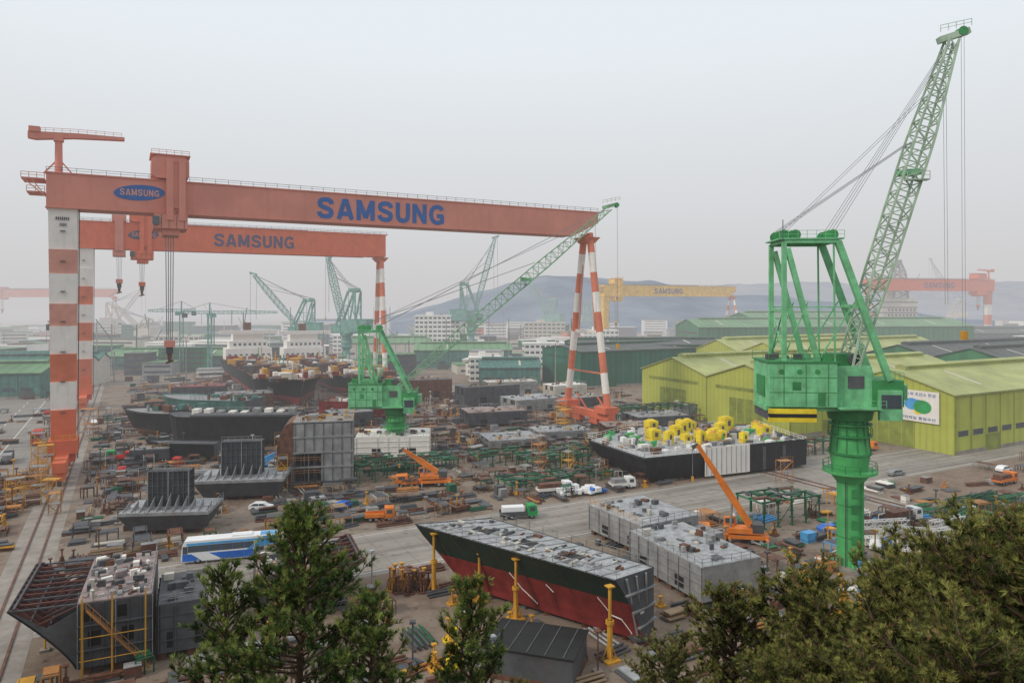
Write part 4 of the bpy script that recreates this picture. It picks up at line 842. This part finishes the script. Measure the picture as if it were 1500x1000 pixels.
def bus(x,y,ang,m1,m2,L=13):
    b=B(); H=3.6; h=L/2
    b.prism([(-h,.4),(h-.1,.4),(h,1.2),(h-.15,2.9),(h-.6,H),(-h+.2,H),(-h,H-.3)],-1.25,1.25,m1)
    for s_ in (-1,1):
        y0,y1=(-1.275,-1.25) if s_<0 else (1.25,1.275); b.bx(-h+.4,h-1.0,y0,y1,1.85,2.85,WIN); b.bx(-h+.05,h-.2,y0,y1,.5,1.6,m2); b.bx(h-.95,h-.25,y0,y1,1.65,2.8,WIN); b.bx(-h+.1,h-.8,y0,y1,2.9,3.25,LBV)
        y0,y1=(-1.285,-1.275) if s_<0 else (1.275,1.285)
        for i in range(6): b.bx(-h+1.9+i*1.7,-h+1.98+i*1.7,y0,y1,1.85,2.85,m2)
        b.prism([(-h+.05,1.61),(-h+5,1.61),(-h+2.5,3.5),(-h+.2,3.5)],y0,y1,LBV); b.prism([(h-6,.5),(h-3,.5),(h-1.5,1.6),(h-4,1.6)],y0,y1,m1)
    b.prism([(h+.0,1.3),(h+.03,1.3),(h-.12,2.95),(h-.18,2.95)],-1.1,1.1,WIN); b.bx(-h-.03,-h,-1,1,2,3,WIN)
    b.bx(-3,0,-.8,.8,H,H+.25,m1); b.bx(-h+.6,-h+3,-.9,.9,H+.002,H+.06,LBV); b.bx(h-.04,h+.04,-1.1,-.7,.7,1.0,WHT); b.bx(h-.04,h+.04,.7,1.1,.7,1.0,WHT)
    b.beam((h-.1,-1.2,2.8),(h+.35,-1.4,2.3),.1,GRB); wheels(b,(-h+2.6,-h+3.9,h-2.4),2.52,.52); b.make('coach_bus',(x,y),ang)
bus(-44.2,113.2,math.radians(196),WHV,BLV,14.5)
bus(-137,207,TH+math.pi/2,RDV,LBV,10)
def mobile_crane(x,y,ang,bl,ba,m=ORV):
    b=B(); b.bx(-5.5,5.5,-1.3,1.3,.9,1.5,m); b.prism([(4,1.5),(6.8,1.0),(6.8,1.8),(6.4,2.7),(4,2.8)],-1.3,1.3,m); b.bx(4.6,6.0,-1.32,1.32,1.9,2.6,WIN)
    wheels(b,(-4.2,-2.8,1.8,3.3,5.4),2.5,.6)
    for xx in (-5,1): 
        b.bx(xx-.2,xx+.2,-3,3,1.0,1.3,m)
        for yy in (-3,3): b.cyl((xx,yy,.1),(xx,yy,1.3),.15,.15,GRY,8); b.cyl((xx,yy,0.02),(xx,yy,.12),.45,.45,GRB,8)
    b.cyl((-1,0,1.5),(-1,0,1.8),1.2,1.2,GRB,16); b.bx(-4.2,1.2,-1.3,1.3,1.8,2.6,m); b.bx(-4.6,-2.8,-1.35,1.35,2.0,3.4,GRB); b.prism([(-.4,2.6),(1.6,2.6),(1.5,3.9),(-.2,4.1)],-1.35,-.45,m); b.bx(0,1.4,-1.37,-.43,3.0,3.8,WIN)
    p=Vector((-2.4,.3,3.2)); d=Vector((math.cos(ba),0,math.sin(ba))); b.beam(p,p+d*bl*.55,1.0,m,1.15); b.beam(p+d*bl*.5,p+d*bl*.82,.8,m,.9); b.beam(p+d*bl*.8,p+d*bl,.62,m,.7); e=p+d*bl
    b.beam(e-d*.3+Vector((0,0,.3)),e+Vector((.9,0,-.5)),.6,GRB); b.beam(e+Vector((.8,0,-.5)),e+Vector((.8,0,-bl*.35)),.07,WIR); b.bx(e.x+.6,e.x+1.0,.1,.5,e.z-bl*.35-.8,e.z-bl*.35,YLW)
    b.cyl((0.6,.3,2.6),p+d*bl*.33,.22,.2,GRY,8); b.make('mobile_crane',(x,y),ang)
mobile_crane(37.5,121,math.radians(170),15.5,math.radians(57))
mobile_crane(-19,158,math.radians(190),9,math.radians(35))
mobile_crane(-57,163,math.radians(10),11,math.radians(25),LBV)
truck(1.2,134.5,math.radians(10),GNV,GRB,WHV); truck(-24.5,133,math.radians(10),ORV,ORV,None,5.5)
for x,y,a,m in ((-49,140,.1,WHV),(-33,141,1.2,BLV),(-36,128,.3,GRY),(-93,171,2,RDV),(-160,190,2.1,WHV),(-150,172,2.1,BLV),(-140,240,2.1,WHV),(-170,262,2.1,RDV),(-150,224,2.1,GRY),(-160,222,2.1,WHV),(118,172,.5,WHV),(90,168,.4,GRY),(12,150,.4,WHV),(18,152,.5,BLV),(60,118,1,WHV),(56,126,.2,BLV),(66,107,.3,WHV)): car(x,y,a,m)
for x,y,a,m,bd in ((-100,183,.2,RDV,RDV),(-105,184,.3,GNV,RST),(-84,176,.1,RDV,RST),(-60,172,.3,GRY,GRY),(9,152,.3,WHV,WHT),(24,156,.3,WHV,WHT),(110,160,.5,ORV,ORV),(122,156,.6,RDV,ORV),(-128,182,2.1,GRB,GRB),(136,176,.5,YLW,ORV),(97,196,.4,ORV,YLW),(-52,196,.2,GRY,GRY),(72,132,.4,WHV,GRB)): truck(x,y,a,m,bd,R.choice([None,GRY,RST]),R.uniform(5.5,8))
# ---------------------------------------------------------------- racks, scaffolds, jacks, clutter
def rack(x,y,ang,L,Wd,H,m=DG2,m2=RK2,name='steel_support_rack'):
    b=B(); nx=max(2,int(L/3)); ny=max(2,int(Wd/3))
    for i in range(nx+1):
        for j in range(ny+1):
            xx=L*i/nx;yy=Wd*j/ny; b.beam((xx,yy,0),(xx,yy,H),.22,m); b.bx(xx-.4,xx+.4,yy-.4,yy+.4,0.0,.12,m)
            if j==0 and i<nx and i%2: b.beam((xx,yy,.3),(xx+L/nx,yy,H-.2),.1,m)
        b.beam((L*i/nx,-.4,H+.16),(L*i/nx,Wd+.4,H+.16),.26,m2 if i%3==0 else m)
    for j in range(ny+1): b.beam((-.4,Wd*j/ny,H+.45),(L+.4,Wd*j/ny,H+.45),.26,m2 if j%2 else m)
    for k in range(int(L*1.5)): xx=R.uniform(0,L-1);yy=R.uniform(0,Wd-1); b.rb(xx,yy,H+.6+k*.003,R.uniform(.6,3),R.uniform(.3,1.5),R.uniform(.1,.4),R.choice([0,1.57,.3]),R.choice([RST,GRB,DG2,DG2]))
    OCC.append((x+L/2,y+Wd/2,max(L,Wd)*.5)); b.make(name,(x,y),ang)
for x,y,L,Wd,H in ((-34,160,14,10,2.6),(-24,167,12,10,2.6),(0,152,16,8,1.4),(12,160,12,7,1.4),(-8,176,14,8,2.2),(5,170,15,10,2.6),(45,128,13,7,4.2),(14,182,12,8,2.5),(-38,172,10,6,2),(36,236,30,8,5),(70,262,34,8,7),(55,208,14,8,3),(78,190,12,6,3)):
    rack(x,y,TH*.8,L,Wd,H)
def scaffold(x,y,ang,L,Wd,H,m=OSC,name='scaffold_stair_tower'):
    b=B(); n=max(2,int(H/2))
    for xx in (0,L):
        for yy in (0,Wd): b.beam((xx,yy,0),(xx,yy,H),.11,m)
    for k in range(n):
        z=H*(k+1)/n; b.bx(0,L,0,Wd,z-.06,z,m if k%2 else GRY); b.rail([(0,0,z),(L,0,z)],1,m,1.2,.05)
        z0=H*k/n; b.beam((0,0,z0) if k%2 else (L,0,z0),(L,0,z) if k%2 else (0,0,z),.3,m,.08); b.beam((0,Wd,z0),(L,Wd,z),.07,m)
    b.make(name,(x,y),ang)
for x,y,L,Wd,H in ((-104,157,3,2,9),(-101,150,3,2,6),(-108,161,2.5,2,11),(-128,212,4,3,9),(-52,157,2,3,11),(-50,153,2,3,7),(6,163,2.4,2.4,10),(13,165,2,2,6),(16,217,4,3,8),(14,223,3,3,10),(20,189,3,2,6),(-25,190,3,2,5),(60,160,3,2,5),(33,205,3,3,6),(-94,143,3,2,5),(-88,136,2,2,4),(-98,139,3,2,6)):
    scaffold(x,y,R.uniform(0,1),L,Wd,H,R.choice([OSC,YLW]))
b=B()
for i in range(16): jack(b,37+R.uniform(0,9.5),91+R.uniform(-2,6),R.uniform(2.5,5.2))
b.make('jack_stand_group')
b=B()
for i in range(34): jack(b,-17.5+R.uniform(0,6.5),99+R.uniform(0,4),R.uniform(1.4,3.2),R.choice([OSC,YLW,RST,RST]),.8)
b.make('jack_stand_group')
b=B()
for i in range(10): jack(b,-8+R.uniform(-1,2.5),81+R.uniform(-3,5),R.uniform(1,2.6),YBR if i%3==0 else YLW,.8)
b.make('jack_stand_group')
def near(x,y):
    return any((x-a)**2+(y-c)**2<r*r*.7 for a,c,r in OCC)
def scatter(u0,u1,v0,v1,n,seed,big=1.0,name='steel_parts_stockpile',pal=None,ign=False):
    rr=random.Random(seed); b=B(); pal=pal or [RST,GRB,GRY,RST,OSC,GRB,DG2,RST,CRM,DKG,GRB,RST,GRY,TAN,GRB,GRB,RST,DG2]
    for i in range(n):
        u=rr.uniform(u0,u1);v=rr.uniform(v0,v1); x,y=W(u,v)
        if near(x,y) or (not ign and (101<v<124.5 or abs(u+13.3)<3.5 or abs(u-134.7)<3.5)): continue
        m=rr.choice(pal); a=TH+rr.choice([0,1.57,rr.uniform(-.4,.4)]); k=rr.random(); c,s_=math.cos(a),math.sin(a)
        if k<.30:
            L=rr.uniform(2,6)*big; w=rr.uniform(.8,2.6)*big
            for j in range(rr.randint(1,4)): b.rb(x+rr.uniform(-.3,.3),y+rr.uniform(-.3,.3),.02+j*.28,L,w,.2,a+rr.uniform(-.08,.08),rr.choice([m,RST,GRB,GRB]))
        elif k<.52:
            L=rr.uniform(3,8)*big
            for j in range(rr.randint(3,7)): 
                dx=j*.36; z=.17+(j%2)*.3; b.cyl((x-s_*dx,y+c*dx,z),(x-s_*dx+c*L,y+c*dx+s_*L,z),.15,.15,m,6)
        elif k<.64:
            w=rr.uniform(.8,2.0)*big; h=rr.uniform(.6,2.0)*big; b.rb(x,y,0.02,w*1.4,w,h,a,m); b.rb(x,y,h+.025,w*1.45,w*1.05,.08,a,rr.choice([m,GRY])); b.rb(x,y,.3,w*1.42,w*1.02,.1,a,GRB)
        elif k<.73: 
            for _ in range(rr.randint(1,3)): jack(b,x+rr.uniform(-1.5,1.5),y+rr.uniform(-1.5,1.5),rr.uniform(.8,2.8),rr.choice([YLW,OSC,RST,RST]),.8)
        elif k<.93:
            L=rr.uniform(2,5)*big;w=rr.uniform(1.5,3);h=rr.uniform(1,2.4)
            for dx in (-L/2,0,L/2):
                for dy in (-w/2,w/2): px=x+c*dx-s_*dy; py=y+s_*dx+c*dy; b.beam((px,py,0),(px,py,h),.13,m)
            for dy in (-w/2,w/2): b.beam((x-c*L/2-s_*dy,y-s_*L/2+c*dy,h),(x+c*L/2-s_*dy,y+s_*L/2+c*dy,h),.16,m)
            b.rb(x,y,h+.09,L*.9,w*.8,.08,a,rr.choice([m,GRB,RST]))
        else:
            h=rr.uniform(3,6); b.beam((x,y,0),(x,y,h),.16,m); b.rb(x,y,h,.7,.7,.25,a,m); b.rb(x,y,0,1,1,.3,a,CONC)
    b.make(name)
scatter(-8,60,124,200,480,1,.9); scatter(60,132,124,200,420,2,.9); scatter(-8,60,200,300,440,3,1.1); scatter(60,132,200,300,480,4,1.2)
scatter(-8,70,56,101,200,5,.7); scatter(70,150,60,101,300,6,.8,pal=[RST,GRB,GRY,OSC,YLW,RK2,WHT,WHT,LBV,GRB]); scatter(-40,-6,120,300,90,7,.8,pal=[RST,OSC,YLW,GRB]); scatter(137,172,126,230,120,8,1)
scatter(150,260,60,100,110,10,1.2); scatter(0,140,300,430,420,12,1.8); scatter(-70,-24,200,420,70,13,1.2); scatter(137,190,190,330,150,14,1.4); scatter(-20,0,60,130,70,15,.6,pal=[RST,OSC,YLW,GRB])
scatter(-27,-19,150,205,110,16,.7,pal=[OSC,YLW,RST,RST],ign=True)
b=B(); rr=random.Random(3)
for i in range(26):
    x=rr.uniform(74,104);y=126+rr.uniform(0,14)+(x-74)*.2; a=TH+rr.uniform(-.2,.2); L=rr.uniform(5,9); z=rr.uniform(.3,1.8)
    b.lattice((x,y,z),(x+L*math.cos(a),y+L*math.sin(a),z),.9,.9,.9,6,.16,rr.choice([DG2,RK2]))
b.make('green_truss_pile')
b=B()
for i in range(24):
    x=rr.uniform(58,72);y=111+rr.uniform(0,12); a=rr.uniform(-.7,.3); L=rr.uniform(5,9); z=rr.uniform(.4,2.8)
    b.lattice((x,y,z),(x+L*math.cos(a),y+L*math.sin(a),z+rr.uniform(-.4,.6)),1.1,1.1,1.1,6,.17,WHT)
b.make('white_truss_pile')
b=B()
for i in range(26): b.rb(9+rr.uniform(0,9),149+rr.uniform(0,5),rr.uniform(0,1.0),rr.uniform(.8,2.2),rr.uniform(.8,1.6),rr.uniform(.4,1.0),rr.uniform(0,1),WHV)
b.make('wrapped_cargo_pile')
for x,y,h in ((-190,250,22),(-150,330,24),(-100,380,26),(20,330,22),(-205,330,22),(110,250,18)):
    b=B(); b.cyl((0,0,0),(0,0,h),.35,.18,GRY,8); b.bx(-1.6,1.6,-.3,.3,h,h+.3,GRY)
    for k in (-1.3,-.4,.5,1.3): b.bx(k-.3,k+.3,-.6,-.3,h-.3,h+.4,WHT)
    b.make('light_mast',(x,y))
# ---------------------------------------------------------------- pines
def pine_mesh(h,Rr,seed,cs,nb,tl=.24,mats_w=(.35,.4,.2,.05),flat=.6,nn=15,mm=ND,low=0):
    rg=np.random.RandomState(seed); b=B(); P=[Vector((0,0,0))]
    for i in range(1,10): P.append(Vector((rg.normal(0,.05)*h*.12+P[-1].x,rg.normal(0,.05)*h*.12+P[-1].y,h*i/9)))
    def tp(t): k=min(8.999,t*9); i=int(k); return P[i].lerp(P[i+1],k-i)
    for i in range(9): b.cyl(P[i],P[i+1],.17*h/9*(1-i/9.6)+.02,.17*h/9*(1-(i+1)/9.6)+.02,BRK,8,False)
    pos=[];dr=[];wt=[]
    for i in range(nb):
        t=cs+(1-cs)*((i+rg.rand())/nb); az=i*2.4+rg.normal(0,.3); q_=(t-cs)/(1-cs); L=Rr*((1-q_)**flat*.95+.1)*rg.uniform(.45,1.15)*(1 if q_>.15 else .8)
        base=tp(t); el=rg.uniform(.0,.4)+q_*.7; d=Vector((math.cos(az)*math.cos(el),math.sin(az)*math.cos(el),math.sin(el)))
        pp=[base]
        for k in range(5):
            d=(d+Vector((rg.normal(0,.13),rg.normal(0,.13),rg.normal(.05,.08)))).normalized(); pp.append(pp[-1]+d*L/5)
        for k in range(5): b.cyl(pp[k],pp[k+1],.045*(1-k/5.5)+.008,.045*(1-(k+1)/5.5)+.008,BRK,5,False)
        nt=max(5,int(L*5)); bt=rg.normal(0,.5)
        for k in range(nt):
            f=.3+.7*(k+rg.rand())/nt; kk=min(4.999,f*5); o=pp[int(kk)].lerp(pp[int(kk)+1],kk-int(kk))
            td=(d*.6+Vector(rg.normal(0,.55,3))+Vector((0,0,.35))).normalized(); tlg=rg.uniform(.25,.65)*(1.15-f*.4)
            b.beam(o,o+td*tlg,.016,BRK)
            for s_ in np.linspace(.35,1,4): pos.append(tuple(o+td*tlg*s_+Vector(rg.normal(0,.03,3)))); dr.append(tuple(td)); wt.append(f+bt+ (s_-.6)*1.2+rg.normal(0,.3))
    wood=b.mesh('trunk')
    pos=np.array(pos);dr=np.array(dr); T=len(pos)
    pp=np.repeat(pos,nn,0); dd=np.repeat(dr,nn,0); rnd=rg.normal(0,1,(T*nn,3)); rnd/=np.linalg.norm(rnd,axis=1)[:,None]
    nd=dd*.95+rnd*.7+np.array([0,0,.12]); nd/=np.linalg.norm(nd,axis=1)[:,None]; ln=rg.uniform(.6,1.1,(T*nn,1))*tl
    wv=np.cross(nd,rg.normal(0,1,(T*nn,3))); wv/=np.linalg.norm(wv,axis=1)[:,None]; wv*=.0135
    V=np.stack([pp-wv,pp+wv,pp+nd*ln],1).reshape(-1,3); n=T*nn
    me=bpy.data.meshes.new('needles'); me.vertices.add(n*3); me.vertices.foreach_set('co',V.ravel()); me.loops.add(n*3); me.loops.foreach_set('vertex_index',np.arange(n*3,dtype=np.int32))
    me.polygons.add(n); me.polygons.foreach_set('loop_start',np.arange(0,n*3,3,dtype=np.int32)); me.polygons.foreach_set('loop_total',np.full(n,3,dtype=np.int32))
    for m in mm: me.materials.append(m)
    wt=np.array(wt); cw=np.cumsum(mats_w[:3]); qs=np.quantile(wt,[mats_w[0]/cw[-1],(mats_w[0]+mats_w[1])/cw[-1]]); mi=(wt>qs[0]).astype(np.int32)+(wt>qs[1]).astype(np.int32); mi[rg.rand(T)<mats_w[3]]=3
    me.polygons.foreach_set('material_index',np.repeat(mi,nn).astype(np.int32)); me.update(calc_edges=True); me.validate()
    return wood,me
def place(meshes,x,y,rz,sc):
    e=empty('pine_tree',(x,y,hz(x,y)),rz); e.scale=sc
    for nm,me in zip(('trunk','needles'),meshes):
        o=bpy.data.objects.new(nm,me); scene.collection.objects.link(o); o.parent=e
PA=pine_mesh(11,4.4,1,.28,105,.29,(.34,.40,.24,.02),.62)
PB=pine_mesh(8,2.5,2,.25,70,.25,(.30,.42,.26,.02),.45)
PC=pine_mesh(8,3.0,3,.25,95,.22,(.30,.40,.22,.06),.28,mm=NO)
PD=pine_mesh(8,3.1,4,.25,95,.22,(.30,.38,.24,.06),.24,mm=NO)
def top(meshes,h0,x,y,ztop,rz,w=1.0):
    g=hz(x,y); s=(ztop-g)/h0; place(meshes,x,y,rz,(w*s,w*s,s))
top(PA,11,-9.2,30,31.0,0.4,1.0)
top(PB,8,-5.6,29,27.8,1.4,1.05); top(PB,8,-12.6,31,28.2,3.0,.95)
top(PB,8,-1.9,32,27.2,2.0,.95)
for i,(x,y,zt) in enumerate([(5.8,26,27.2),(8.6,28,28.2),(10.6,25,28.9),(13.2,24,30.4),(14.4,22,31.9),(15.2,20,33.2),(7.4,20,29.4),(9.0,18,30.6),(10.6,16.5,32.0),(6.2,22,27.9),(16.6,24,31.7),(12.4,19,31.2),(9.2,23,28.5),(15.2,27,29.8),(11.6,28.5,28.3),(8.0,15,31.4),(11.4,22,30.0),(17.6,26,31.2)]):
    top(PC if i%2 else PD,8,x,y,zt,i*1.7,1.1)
# ---------------------------------------------------------------- light, sky, camera
w=bpy.data.worlds.new('World'); scene.world=w; w.use_nodes=True; n=w.node_tree.nodes; l=w.node_tree.links; n.clear()
sd=Vector((-.66,-.40,.64)).normalized()
sky=n.new('ShaderNodeTexSky'); sky.sky_type='NISHITA'; sky.sun_disc=False; sky.sun_elevation=math.asin(sd.z); sky.sun_rotation=math.atan2(sd.x,sd.y); sky.dust_density=6; sky.air_density=1.2
tc=n.new('ShaderNodeTexCoord'); sx=n.new('ShaderNodeSeparateXYZ'); l.new(tc.outputs['Generated'],sx.inputs[0])
r=ramp(n,l,sx.outputs['Z'],0.0,.34)
c=mixc(n,l,r,(6.2,6.05,6.1),(8.3,8.8,9.2))
c=mixc(n,l,.04,c,sky.outputs[0])
bg=n.new('ShaderNodeBackground'); bg.inputs[1].default_value=.1; l.new(c,bg.inputs[0]); o=n.new('ShaderNodeOutputWorld'); l.new(bg.outputs[0],o.inputs[0])
sl=bpy.data.lights.new('sun','SUN'); sl.energy=1.5; sl.angle=math.radians(10); sl.color=(1,.89,.74); so=bpy.data.objects.new('sun',sl); scene.collection.objects.link(so); so.rotation_euler=sd.to_track_quat('Z','Y').to_euler()
cam=bpy.data.cameras.new('camera'); co=bpy.data.objects.new('camera',cam); scene.collection.objects.link(co); co.location=(0,0,40); co.rotation_euler=(math.pi/2,0,0)
cam.sensor_width=36; cam.lens=25.2; cam.shift_y=-.036; cam.clip_end=30000; cam.clip_start=.3; scene.camera=co
scene.view_settings.view_transform='Standard'; scene.view_settings.look='None'; scene.view_settings.exposure=0
